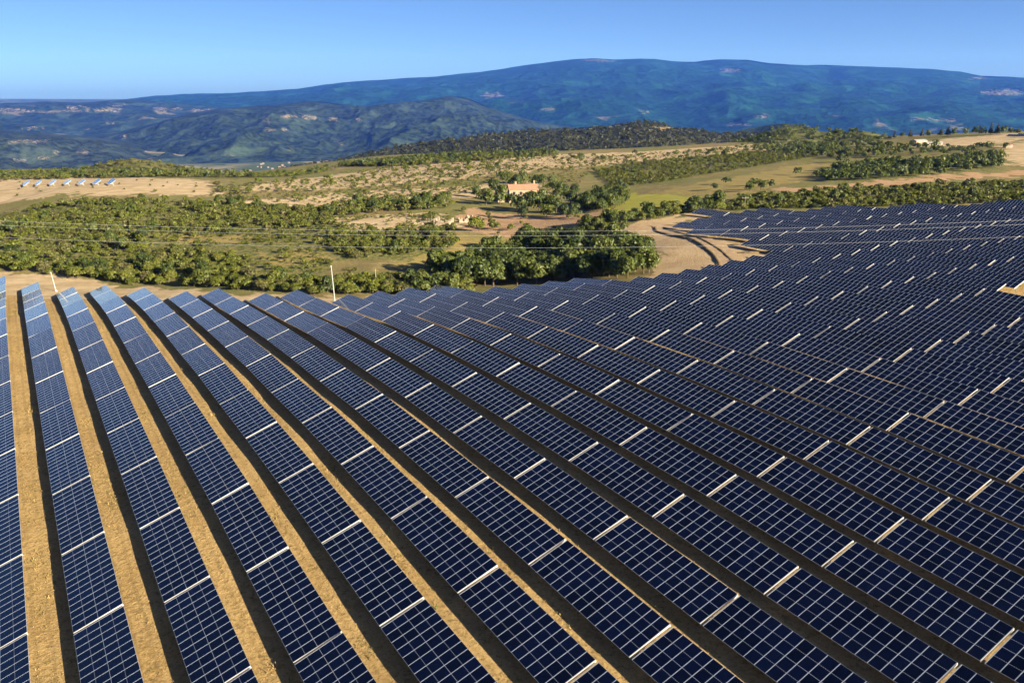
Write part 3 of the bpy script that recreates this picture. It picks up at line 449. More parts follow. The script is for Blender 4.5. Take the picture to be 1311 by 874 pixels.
X0 = .06
LOWER = [(X0 + i * MOD_P, 0.0) for i in range(N_MOD)]; UPPER = [(X0 + i * MOD_P, MOD_H + .008) for i in range(N_MOD)]
BANK_LO = joined_modules('module_bank', LOWER); BANK_UP = joined_modules('module_bank', UPPER)
SPAN = X0 + N_MOD * MOD_P
POST_X = [.75, 4.0, 7.0, 10.0, 12.6]
def frame_mb(b=None, added_end=True):
    b = b or MB()
    for y in (.35, 1.55, 2.45, 3.6): b.box(.02, SPAN - .01, y, y + .06, -.115, -.048)
    b.box(0, .05, .02, 3.96, -.115, .004)                    # bright end profile
    if added_end: b.box(SPAN - .012, SPAN + .02, .02, 3.96, -.21, .001, 1)  # added plate, made deep so the sun draws a bright strip in the gap
    for x in POST_X: b.box(x - .04, x + .04, .25, 3.75, -.225, -.118)
    return b
FRAME_MESH = frame_mb().mesh('support_frame', [GALV, ADDED_END])
def post_mb(b, x):
    # vertical steel post under the middle of the slope, in table coordinates (table leans by TILT)
    c, s_ = math.cos(TILT), math.sin(TILT)
    def loc(y, z): return (x, y * c + z * s_, -y * s_ + z * c)     # upright (y, z) -> table frame
    yy = 2.0 * c; zt = 2.0 * s_ - .20
    b.tube(loc(yy, zt), loc(yy, -LOW - 1.1), .06, .06, 6)
    b.tube(loc(yy, zt - 1.0), loc(yy - 1.2, zt - .52), .03, .03, 4)
    return b
POST_MESH = post_mb(MB(), 0).mesh('support_post', [GALV])
FAR_FRAME = frame_mb()
for x_ in POST_X: post_mb(FAR_FRAME, x_)
FAR_FRAME_MB = FAR_FRAME; FAR_FRAME_MESH = FAR_FRAME.mesh('support_frame', [GALV, ADDED_END])

PLAIN_FRAME = frame_mb(None, False)
for x_ in POST_X: post_mb(PLAIN_FRAME, x_)
PLAIN_FRAME_MESH = PLAIN_FRAME.mesh('support_frame', [GALV])
def low_z(x, y): return float(ground_z(x, y)[0]) + LOW
def table_matrix(s, p, ds, jit=True):
    """low corner of a table at row position s, rows p; follows the slope over its length"""
    xa, ya = row_to_plan(s, p); xb, yb = row_to_plan(s + ds, p)
    za, zb = low_z(xa, ya), low_z(xb, yb)
    ex = Vector((xb - xa, yb - ya, zb - za)).normalized()
    up = Vector((0, 0, 1)); side = Vector((math.cos(ROW_AZ), -math.sin(ROW_AZ), 0))
    t = TILT + (rnd.gauss(0, R(.45)) if jit else 0)
    ey = (side * math.cos(t) + up * math.sin(t)); ey = (ey - ex * ey.dot(ex)).normalized()
    ez = ex.cross(ey)
    if ez.z < 0: ey = -ey; ez = -ez
    m = Matrix((ex, ey, ez)).transposed().to_4x4()
    dz = rnd.gauss(0, .035) if jit else 0
    m.translation = (xa, ya, za + dz); return m
# ex x ey points down when the row runs with the raised side on its right: mirror the table by starting from its far end
def place_rows():
    tabs = []
    for k in range(-3, 60):
        p = ROW_P0 + k * ROW_PITCH
        for sgn in (1, -1):
            s = ROW_S0; j = 0
            while abs(s) < 420:
                if sgn < 0: s_lo = None
                xa, ya = row_to_plan(s, p); xb, yb = row_to_plan(s + sgn * TAB_L, p)
                dz = low_z(xb, yb) - low_z(xa, ya); ds = math.sqrt(max(TAB_L ** 2 - dz * dz, 100))
                a = s if sgn > 0 else s - ds
                jj = j if sgn > 0 else j - 1
                cx, cy = row_to_plan(a + ds * .5, p + 1.9); cz = low_z(cx, cy) + .6
                ok = True
                if sgn > 0:
                    if k in ROW_END: ok = jj < ROW_END[k]
                    elif k < 0: ok = jj < 13 - k
                    else: ok = inside(FIELD_PANELS, cx, cy).item()
                if not ok: break
                if sgn < 0 and k > 20 and not inside(FIELD_PANELS, cx, cy).item(): pass
                pr = [project(*row_to_plan(a + f_ * ds, p + q), cz) for f_ in (0, 1) for q in (0, 3.8)]
                seen_ = any(-4 < u < IMG_W + 4 and v < IMG_H + 6 and yc > 5 for u, v, yc in pr)
                vis = any(-260 < u < IMG_W + 420 and v < IMG_H + 330 and yc > 5 for u, v, yc in pr)
                if not vis and sgn < 0 and all(v > IMG_H or u > IMG_W for u, v, yc in pr): break
                if vis and not (k > 18 and inside(CLEARING, cx, cy).item()) and (k <= 20 or inside(FIELD_PANELS, cx, cy).item()):
                    tabs.append(dict(k=k, j=jj, s=a, ds=ds, p=p, d=math.hypot(cx, cy, cz - CAM_Z), seen=seen_))
                s += sgn * ds; j += sgn
    return tabs
FIELD_PANELS = [tuple(q) for q in FIELD_EDGE] + [(300, 100), (200, -120), (40, 60), (55, 140)]
TABLES = place_rows()
ORD = ['zeroth', 'first', 'second', 'third', 'fourth', 'fifth', 'sixth', 'seventh', 'eighth', 'ninth', 'tenth', 'eleventh', 'twelfth', 'thirteenth', 'fourteenth', 'fifteenth', 'sixteenth', 'seventeenth', 'eighteenth', 'nineteenth', 'twentieth']
TENS = {2: 'twenty', 3: 'thirty', 4: 'forty', 5: 'fifty', 6: 'sixty', 7: 'seventy', 8: 'eighty', 9: 'ninety'}
def ordinal(n):
    if n <= 20: return ORD[n]
    if n < 100: return TENS[n // 10] + ('-' + ORD[n % 10] if n % 10 else 'th') if n % 10 else TENS[n // 10][:-1] + 'ieth'
    h = {1: 'hundred', 2: 'two-hundred'}[n // 100]
    return (h + 'th') if n % 100 == 0 else h + '-and-' + ordinal(n % 100)
TABLES.sort(key=lambda t: (not t['seen'], t['d']))
jmax = {}
for t in TABLES: jmax[t['k']] = max(jmax.get(t['k'], -99), t['j'])
# local frame is left-handed for this lean, so a table runs from its far end back towards the camera
def far_matrix(t):
    xa, ya = row_to_plan(t['s'] + t['ds'], t['p']); xb, yb = row_to_plan(t['s'], t['p'])
    za, zb = low_z(xa, ya), low_z(xb, yb)
    ex = Vector((xb - xa, yb - ya, zb - za)).normalized(); up = Vector((0, 0, 1))
    side = Vector((math.cos(ROW_AZ), -math.sin(ROW_AZ), 0)); tl = TILT + rnd.gauss(0, R(.4))
    ey = side * math.cos(tl) + up * math.sin(tl); ey = (ey - ex * ey.dot(ex)).normalized(); ez = ex.cross(ey)
    if ez.z < 0: raise ValueError('flip')
    m = Matrix((ex, ey, ez)).transposed().to_4x4(); m.translation = (xa, ya, za + rnd.gauss(0, .012)); return m
NEAR_N, OWN_N = 90, 300
proto_near = proto_far = None
def copy_tree(src, m):
    r = src.copy(); COL.objects.link(r); r.matrix_world = m
    for ch in src.children:
        c = ch.copy(); COL.objects.link(c); c.parent = r
    return r
def make_near():
    e = bpy.data.objects.new('solar_table', None); COL.objects.link(e); e.empty_display_size = .5
    for (ox, oy) in LOWER + UPPER: link('solar_module', MOD_MESH, e, (ox, oy, 0))
    link('support_frame', FRAME_MESH, e)
    for x in POST_X: link('support_post', POST_MESH, e, (x, 0, 0))
    return e
def make_far():
    e = bpy.data.objects.new('solar_table', None); COL.objects.link(e); e.empty_display_size = .5
    link('module_bank', BANK_LO, e); link('module_bank', BANK_UP, e); link('support_frame', FAR_FRAME_MESH, e)
    return e
MATS = []
for t in TABLES: t['m'] = far_matrix(t)
N_OWN = min(OWN_N, sum(t['seen'] for t in TABLES))
for i, t in enumerate(TABLES[:N_OWN]):
    if i < NEAR_N:
        if proto_near is None: proto_near = make_near(); o = proto_near; o.matrix_world = t['m']
        else: o = copy_tree(proto_near, t['m'])
    else:
        if proto_far is None: proto_far = make_far(); o = proto_far; o.matrix_world = t['m']
        else: o = copy_tree(proto_far, t['m'])
    tone = 'bright blue' if t['k'] <= 4 else ('deep blue' if t['k'] <= 11 else 'dark navy')
    n = jmax[t['k']] - t['j'] + 1
    pos_ = ordinal(n) + ' from the far end' if n > 1 else 'at the far end'
    rw = 'leftmost row' if t['k'] == 0 else ordinal(t['k'] + 1) + ' row from the left'
    tag(o, None, f'{tone} solar table, {pos_} of the {rw}', 'solar table', 'solar tables in rows on the field')
# the remaining, farther tables of the field as one object
def joined_tables(tabs, name):
    V, F, M, UV = module_arrays(); slots = LOWER + UPPER
    v1 = np.concatenate([V + (ox, oy, 0) for ox, oy in slots]); f1 = np.concatenate([F + i * len(V) for i in range(len(slots))])
    m1 = np.tile(M, len(slots)); u1 = np.tile(UV, (len(slots), 1, 1))
    fv = np.array(FAR_FRAME_MB.V); 
    quads = [f for f in FAR_FRAME_MB.F if len(f) == 4]; ff = np.array(quads) + len(v1)
    v1 = np.r_[v1, fv]; f1 = np.r_[f1, ff]; m1 = np.r_[m1, 3 + np.array([mm_ for mm_, f in zip(FAR_FRAME_MB.M, FAR_FRAME_MB.F) if len(f) == 4])]; u1 = np.concatenate([u1, np.zeros((len(ff), 4, 2))])
    Vs = []; Fs = []
    for i, t in enumerate(tabs):
        mm = np.array(t['m']); Vs.append(v1 @ mm[:3, :3].T + mm[:3, 3]); Fs.append(f1 + i * len(v1))
    return quads_mesh(name, np.concatenate(Vs), np.concatenate(Fs), [ALU, GLASS, BACK, GALV, ADDED_END], np.tile(m1, len(tabs)), np.tile(u1, (len(tabs), 1, 1)))
REST = TABLES[N_OWN:]
if REST: link('solar_tables', joined_tables(REST, 'solar_tables'), kind='stuff', label='mass of small dark solar tables covering the far slope', cat='solar tables')
print('TABLES', len(TABLES), N_OWN)

# two small arrays far off
def array_table(x, y, az, label, group, n=3, tilt=TILT):
    e = bpy.data.objects.new('solar_table', None); COL.objects.link(e)
    a = az + math.pi; d = Vector((math.sin(a), math.cos(a), 0))
    z0_ = float(ground_z(x, y)[0]) + .9
    x2, y2 = x + d.x * 13, y + d.y * 13; ex = Vector((d.x * 13, d.y * 13, float(ground_z(x2, y2)[0]) + .9 - z0_)).normalized()
    side = Vector((math.cos(az), -math.sin(az), 0)); ey = side * math.cos(tilt) + Vector((0, 0, 1)) * math.sin(tilt)
    ey = (ey - ex * ey.dot(ex)).normalized(); ez = ex.cross(ey)
    m = Matrix((ex, ey, ez)).transposed().to_4x4(); m.translation = (x, y, z0_); e.matrix_world = m
    link('module_bank', BANK_LO, e); link('module_bank', BANK_UP, e); link('support_frame', PLAIN_FRAME_MESH, e)
    tag(e, None, label, 'solar table', group)
SIDE_ARRAY = SIDE_ARRAY[:7]
for i, (x, y) in enumerate(SIDE_ARRAY):
    ph = 'leftmost' if i == 0 else ('rightmost' if i == len(SIDE_ARRAY) - 1 else ordinal(i + 1) + ' from the left')
    array_table(x, y + 9, ROW_AZ, f'pale blue solar table on the dry left field, {ph}', 'small array on the dry left field', tilt=R(33))
for i, (x, y) in enumerate(RIGHT_ARRAY):
    array_table(x, y, ROW_AZ, f'dark solar table on the right skyline slope, {ordinal(i + 1)} from the left', 'array on the right skyline slope')
# ---------------------------------------------------------------- plants
def crown_arrays(seed, n, leaf, kind='bush'):
    """leaf clumps over uneven lobes inside a unit-wide, unit-high crown (base at z=0); returns verts, quads, clump value"""
    r = np.random.default_rng(seed)
    if kind == 'pine':
        hs = np.linspace(.18, .95, 9); lob = np.array([[r.normal(0, .04), r.normal(0, .04), h, .46 * (1.08 - h) + .05, .09] for h in hs])
    else:
        nl = r.integers(7, 12); lob = []
        for i in range(nl):
            a = r.uniform(0, 2 * math.pi); d = .36 * math.sqrt(r.uniform(0, 1)); h = r.uniform(.28, .72) if kind == 'bush' else r.uniform(.26, .76)
            s = r.uniform(.11, .27) * (1.12 - .5 * abs(h - .45)); lob.append([d * math.cos(a), d * math.sin(a), h, s, s * r.uniform(.8, 1.15)])
        lob.append([r.normal(0, .06), r.normal(0, .06), .42, .26, .30]); lob = np.array(lob)
    wts = lob[:, 3] ** 2; wts /= wts.sum(); li = r.choice(len(lob), n, p=wts)
    d = r.normal(size=(n, 3)); d /= np.linalg.norm(d, axis=1)[:, None]; d[:, 2] = np.where(d[:, 2] < -.35, -d[:, 2], d[:, 2])
    rad = r.uniform(.72, 1.08, n) + (r.random(n) < .06) * r.uniform(.05, .3, n)
    c = lob[li, :3] + d * np.c_[lob[li, 3], lob[li, 3], lob[li, 4]] * rad[:, None]; c[:, 2] = np.maximum(c[:, 2], .03)
    nrm = d + r.normal(0, .38, (n, 3)) + (0, 0, .15); nrm /= np.linalg.norm(nrm, axis=1)[:, None]
    t = np.cross(nrm, r.normal(size=(n, 3))); t /= np.linalg.norm(t, axis=1)[:, None]; b = np.cross(nrm, t)
    s = leaf * r.uniform(.6, 1.35, n)[:, None]; q = r.uniform(.55, 1.0, n)[:, None]
    V = np.stack([c - t * s - b * s * q * .4, c + t * s * .3 - b * s * q, c + t * s + b * s * q * .3, c - t * s * .2 + b * s * q], 1).reshape(-1, 3)
    cl = np.repeat(np.clip(r.random(len(lob))[li] * .7 + r.random(n) * .3, 0, 1), 4)
    return V, np.arange(n * 4).reshape(n, 4), cl
CROWN = {}
def crown_meshes(kind, cnt, n, leaf):
    L = []
    for i in range(cnt):
        V, F, cl = crown_arrays(100 + i * 7 + len(kind), n, leaf, kind)
        L.append(quads_mesh(kind + '_crown', V, F, [LEAF[kind]], attr={'clump': ('FLOAT', cl)}))
    CROWN[kind] = L
crown_meshes('bush', 9, 900, .05); crown_meshes('tree', 8, 1500, .040); crown_meshes('pine', 3, 700, .05)
def trunk_mesh(kind, seed):
    r = random.Random(seed); b = MB()
    if kind == 'bush':
        for i in range(4):
            a = r.uniform(0, 6.28); b.tube((.02 * math.cos(a), .02 * math.sin(a), -.12), (.2 * math.cos(a), .2 * math.sin(a), .45), .022, .008, 5)
    else:
        h = .9 if kind == 'pine' else .5
        b.tube((0, 0, -.1), (r.uniform(-.02, .02), r.uniform(-.02, .02), h), .034, .012, 7)
        for i in range(5):
            a = r.uniform(0, 6.28); z = r.uniform(.2, .45); b.tube((0, 0, z), (.25 * math.cos(a), .25 * math.sin(a), z + .25), .014, .005, 5)
    return b.mesh(kind + '_trunk', [BARK])
TRUNK = {k: [trunk_mesh(k, i) for i in range(3)] for k in ('bush', 'tree', 'pine')}

def scatter(poly, spacing):
    P_ = np.array(poly); x0, y0 = P_.min(0); x1, y1 = P_.max(0); pts = []
    nx = int((x1 - x0) / spacing) + 2; ny = int((y1 - y0) / spacing) + 2
    gx, gy = np.meshgrid(x0 + np.arange(nx) * spacing, y0 + np.arange(ny) * spacing)
    gx = gx + (np.arange(ny) % 2)[:, None] * spacing * .5
    gx = (gx + rng.uniform(-.48, .48, gx.shape) * spacing).ravel(); gy = (gy + rng.uniform(-.48, .48, gy.shape) * spacing).ravel()
    m = inside([tuple(q) for q in poly], gx, gy)
    return np.c_[gx[m], gy[m]]
def sees(x, y, ztop):
    """is the top of a plant above the ground between it and the camera (panels counted as 2 m of ground)"""
    t = np.linspace(.12, .96, 60); X = x[:, None] * t; Y = y[:, None] * t
    g = ground_z(X, Y); k = inside(FIELD_AREA, X, Y); g = g + 2.0 * k
    line = CAM_Z + (ztop[:, None] - CAM_Z) * t
    return (line > g - .3).all(1)
plants = []
for zi, (nm, poly, sp_, wmin, wmax, kind, phrase) in enumerate(ZONES):
    pts = scatter(poly, sp_)
    if not len(pts): continue
    dens = fbm(pts[:, 0] / 22 + zi, pts[:, 1] / 22, 3)
    thr = {'maquis': .42, 'openscrub': .40, 'rightscrub': .30, 'lowgreen': .33, 'belt': .33, 'mid': .34, 'dryscrub': .40, 'stones': .38, 'darkwood': .42}.get(nm, .2)
    keep = dens + rng.normal(0, .07, len(pts)) > thr; pts = pts[keep]
    cut = ~inside(FIELD_AREA, pts[:, 0], pts[:, 1]); pts = pts[cut]
    for x, y in pts:
        wd = wmin + (wmax - wmin) * rng.beta(1.1, 2.0) * rng.choice([1, 1, 1.25]); 
        kd = kind
        if kind == 'bush' and wd > 4.6 and rng.random() < .5: kd = 'tree'
        ht = wd * (rng.uniform(.58, .88) if kd == 'bush' else rng.uniform(.8, 1.1))
        plants.append([x, y, wd, ht, kd, phrase])
for x, y, wd, ht, kd, ph in SINGLE_TREES: plants.append([x, y, wd, ht, kd, ph])
PX = np.array([p[0] for p in plants]); PY = np.array([p[1] for p in plants]); PW = np.array([p[2] for p in plants]); PH = np.array([p[3] for p in plants])
PZ = ground_z(PX, PY); vis = np.zeros(len(PX), bool)
for i in range(0, len(PX), 300): vis[i:i + 300] = sees(PX[i:i + 300], PY[i:i + 300], PZ[i:i + 300] + PH[i:i + 300])
u_ = [project(a, b, c) for a, b, c in zip(PX, PY, PZ)]
inframe = np.array([-10 < u < IMG_W + 10 for u, v, q in u_])
size = PW / np.hypot(PX, PY); cand = np.where(vis & inframe)[0]; cand = cand[np.argsort(-size[cand])]
quota = {'bush': 290, 'tree': 270, 'pine': 60}; own = set()
for i in cand:
    k_ = plants[i][4]
    if plants[i][4] == 'pine' or quota[k_] > 0: own.add(int(i)); quota[k_] -= 1
print('PLANTS', len(plants), 'visible', int(vis.sum()), 'own', len(own))
TONE = {'bush': ['dusty olive', 'bright green', 'grey-green'], 'tree': ['dark green', 'mid green', 'light green'], 'pine': ['black-green'] * 3}
def add_plant(i, label):
    x, y, wd, ht, kd, ph = plants[i]; nm = {'bush': 'shrub', 'tree': 'tree', 'pine': 'pine_tree'}[kd]
    e = bpy.data.objects.new(nm, None); COL.objects.link(e); e.empty_display_size = .5
    e.location = (x, y, float(PZ[i]) - .1); e.rotation_euler = (0, 0, rnd.uniform(0, 6.28)); e.scale = (wd, wd * rnd.uniform(.85, 1.15), ht)
    link('crown', CROWN[kd][rnd.randrange(len(CROWN[kd]))], e); link('trunk', TRUNK[kd][rnd.randrange(3)], e)
    tag(e, None, label, {'bush': 'shrub', 'tree': 'tree', 'pine': 'pine tree'}[kd], {'bush': 'shrubs', 'tree': 'trees', 'pine': 'pines'}[kd] + ' ' + ('in the ' + ph if not ph.split()[0] in ('around', 'on', 'standing') else ph))
byz = {}
for i in own: byz.setdefault((plants[i][5], plants[i][4]), []).append(i)
for (ph, kd), ids in byz.items():
    ids.sort(key=lambda i: PX[i] / PY[i])
    wq = np.quantile(PW[ids], [.33, .67]) if len(ids) > 4 else (0, 99)
    for n, i in enumerate(ids):
        sz = 'small' if PW[i] < wq[0] else ('large' if PW[i] > wq[1] else 'medium')
        noun = {'bush': 'round shrub', 'tree': 'leafy tree', 'pine': 'dark pine'}[kd]
        where = ('in the ' + ph) if ph.split()[0] not in ('around', 'on', 'standing') else ph
        pos_ = 'leftmost' if n == 0 else ('rightmost' if n == len(ids) - 1 else ordinal(n + 1) + ' from the left')
        if len(ids) == 1: add_plant(i, f'{sz} {noun} {where}')
        else: add_plant(i, f'{sz} {noun} {where}, {pos_}')
def joined_plants(ids, name, label, kinds, nq, leaf, shape=None):
    Vs = []; Fs = []; Cs = []; Ts = []; Ms = []; n = 0; var = {}
    for kd in kinds:
        var[kd] = [crown_arrays(900 + q, nq, leaf, shape or kd) for q in range(10)]
    for i in ids:
        x, y, wd, ht, kd, z = ids[i]
        V, F, cl = var[kd][rng.integers(10)]; a = rng.uniform(0, 6.28); c_, s_ = math.cos(a), math.sin(a)
        X = (V[:, 0] * c_ - V[:, 1] * s_) * wd + x; Y = (V[:, 0] * s_ + V[:, 1] * c_) * wd + y; Zz = V[:, 2] * ht + z - .1
        Vs.append(np.c_[X, Y, Zz]); Fs.append(F + n); Cs.append(cl); Ts.append(np.full(len(V), rng.random())); Ms.append(np.full(len(F), kinds.index(kd))); n += len(V)
    me = quads_mesh(name, np.concatenate(Vs), np.concatenate(Fs), [LEAF_J[k_] for k_ in kinds], np.concatenate(Ms), attr={'clump': ('FLOAT', np.concatenate(Cs)), 'tone': ('FLOAT', np.concatenate(Ts))})
    link(name, me, kind='stuff', label=label, cat=name.replace('_', ' '))
rest = {i: (PX[i], PY[i], PW[i], PH[i], plants[i][4], float(PZ[i])) for i in range(len(plants)) if i not in own}
small = {}
for zi, (nm, poly, sp_, wmin, wmax, kind, phrase) in enumerate(ZONES):
    if nm not in ('maquis', 'openscrub', 'dryscrub', 'stones', 'lowgreen', 'rightscrub', 'mid', 'midrim'): continue
    pts = scatter(poly, 2.3 if nm != 'dryscrub' else 3.6); dn = fbm(pts[:, 0] / 9 + zi, pts[:, 1] / 9, 3) + rng.normal(0, .06, len(pts))
    pts = pts[(dn > .47) & ~inside(FIELD_AREA, pts[:, 0], pts[:, 1])]; zz = ground_z(pts[:, 0], pts[:, 1]) if len(pts) else []
    for (x, y), z in zip(pts, zz):
        wd = rng.uniform(.7, 2.0); small[len(small)] = (x, y, wd, wd * rng.uniform(.45, .8), 'bush', float(z))
joined_plants(small, 'undergrowth', 'knee-high bushes and heather between the larger scrub', ['bush'], 46, .13)
print('SMALL', len(small))
joined_plants(rest, 'scrub', 'low Mediterranean scrub covering the land beyond the panels', ['bush', 'tree'], 190, .085)

# woods on the hills: pines and oaks seen as one mass
def hill_plants(hx, hy, hz, n, wr, tmax, kd, pmask=None):
    d = {}; nr, na = hx.shape; c = 0
    while len(d) < n and c < n * 6:
        c += 1; i = rng.integers(2, int(nr * tmax)); j = rng.integers(1, na - 1)
        f_ = rng.random(); x = hx[i, j] * (1 - f_) + hx[i - 1, j + (1 if j < na - 2 else 0)] * f_; y = hy[i, j] * (1 - f_) + hy[i - 1, j + (1 if j < na - 2 else 0)] * f_; z = hz[i, j] * (1 - f_) + hz[i - 1, j + (1 if j < na - 2 else 0)] * f_
        if pmask is not None and pmask(x, y, z): continue
        wd = rng.uniform(*wr); d[c] = (x, y, wd, wd * (rng.uniform(.6, .95) if kd != 'bush' else rng.uniform(.5, .8)), kd, z)
    return d
def bare(x, y, z):
    a = math.degrees(math.atan2(x, y)); e = (z - CAM_Z) / math.hypot(x, y)
    return any(((a - q[1]) / q[3]) ** 2 + ((e - q[2]) / q[4]) ** 2 < 1 and rng.random() < .8 for q in PALE if q[0] == 'wooded_hill')
joined_plants(hill_plants(*WH, 11000, (5.0, 9.5), .88, 'pine', bare), 'forest', 'dark low forest covering the ridge behind the dry fields', ['pine'], 34, .15, 'bush')
joined_plants(hill_plants(*WM, 750, (3.2, 6), .9, 'tree'), 'woodland', 'oak wood covering the mound on the right', ['tree'], 60, .12)
joined_plants(hill_plants(*KN, 1600, (1.6, 3.4), .9, 'bush'), 'heath', 'low heath covering the rounded knoll on the left', ['bush'], 34, .16)

# tufts of dry grass and weeds between the rows
def build_weeds():
    n = 60000; s = rng.uniform(-30, 215, n); k = rng.integers(0, 16, n); p = ROW_P0 + k * ROW_PITCH + rng.uniform(-2.9, .3, n)
    x = s * math.sin(ROW_AZ) + p * math.cos(ROW_AZ); y = s * math.cos(ROW_AZ) - p * math.sin(ROW_AZ)
    m = inside(FIELD_AREA, x, y) & (y > 30) & (fbm(x / 4, y / 4, 3) > .5); x, y = x[m], y[m]; n = len(x); z = ground_z(x, y)
    per = 5; c = np.repeat(np.c_[x, y, z], per, 0); N = len(c)
    a = rng.uniform(0, 6.28, N); c = c + np.c_[rng.normal(0, .16, N), rng.normal(0, .16, N), np.full(N, -.06)]
    h = np.repeat(rng.gamma(2.2, .03, n) + .03, per) * rng.uniform(.6, 1.2, N); wd = .02 + h * .1
    t = np.c_[np.cos(a), np.sin(a), np.zeros(N)]; lean = np.c_[rng.normal(0, .55, N), rng.normal(0, .55, N), np.ones(N)] * h[:, None]
    V = np.stack([c - t * wd[:, None], c + t * wd[:, None], c + lean + t * wd[:, None] * .3, c + lean - t * wd[:, None] * .3], 1).reshape(-1, 3)
    tone = np.repeat(np.repeat(rng.random(n), per), 4)
    k_ = NT('dry_grass'); f_ = k_.attr('tone').outputs['Fac']
    cc = k_.mix(k_.ramp(f_, .1, .6), (.38, .27, .11), (.24, .18, .07)); cc = k_.mix(k_.ramp(f_, .8, .9), cc, (.10, .12, .03))
    k_.bsdf(Base_Color=cc, Roughness=.9, Specular_IOR_Level=.1)
    link('grass', quads_mesh('grass', V, np.arange(len(V)).reshape(-1, 4), [k_.m], attr={'tone': ('FLOAT', tone)}), kind='stuff', label='tufts of dry grass between the rows of panels', cat='grass')
build_weeds()

# ---------------------------------------------------------------- dirt track, banks of loose earth
def ribbon(name, pts, wd, lift, mat, hump=0.0, kind='structure'):
    P_ = np.array(pts, float); seg = np.r_[0, np.cumsum(np.hypot(*np.diff(P_, axis=0).T))]; n = int(seg[-1] / .8) + 2
    q = np.linspace(0, seg[-1], n); X = np.interp(q, seg, P_[:, 0]); Y = np.interp(q, seg, P_[:, 1])
    ker = np.ones(7) / 7; X[3:-3] = np.convolve(X, ker, 'valid'); Y[3:-3] = np.convolve(Y, ker, 'valid')
    dx, dy = np.gradient(X), np.gradient(Y); l = np.hypot(dx, dy) + 1e-9; nx, ny = -dy / l, dx / l
    off = np.linspace(-1, 1, 9); V = []
    for o in off:
        e = wd * .5 * o * (1 + .25 * (fbm(X / 2 + o, Y / 2, 2) - .5)); xx, yy = X + nx * e, Y + ny * e
        taper = np.minimum(1, np.minimum(q, seg[-1] - q) / 3 + .05) if hump else 1
        V.append(np.c_[xx, yy, ground_z(xx, yy) + lift + taper * hump * (1 - o * o) * (.8 + .5 * fbm(xx / 1.5, yy / 1.5, 2)) - (.15 if hump else 0)])
    V = np.stack(V, 1).reshape(-1, 3); idx = np.arange(n * 9).reshape(n, 9)
    F = np.stack([idx[:-1, :-1], idx[1:, :-1], idx[1:, 1:], idx[:-1, 1:]], -1).reshape(-1, 4)[:, ::-1]
    return link(name, quads_mesh(name, V, F, [mat], smooth=True), kind=kind)
k = NT('packed_dirt'); p_ = k.pos(); f_ = k.noise(p_, .5, 5, .65)
k.bsdf(Base_Color=k.mix(k.ramp(f_, .35, .65), (.47, .34, .2), (.37, .26, .15)), Roughness=.95, Specular_IOR_Level=.1, Normal=k.bump(k.noise(p_, 2.5, 5), .6, .15)); TRACKMAT = k.m
k = NT('loose_earth'); p_ = k.pos(); f_ = k.noise(p_, 1.2, 5, .65)
k.bsdf(Base_Color=k.mix(k.ramp(f_, .35, .65), (.26, .19, .10), (.17, .125, .065)), Roughness=.95, Specular_IOR_Level=.1, Normal=k.bump(k.noise(p_, 4, 5), .8, .2)); EARTH = k.m
ribbon('path', TRACK, 5.0, .16, TRACKMAT)
for b_ in BANKS: ribbon('terrain_bank', b_, 1.7, 0, EARTH, .45)

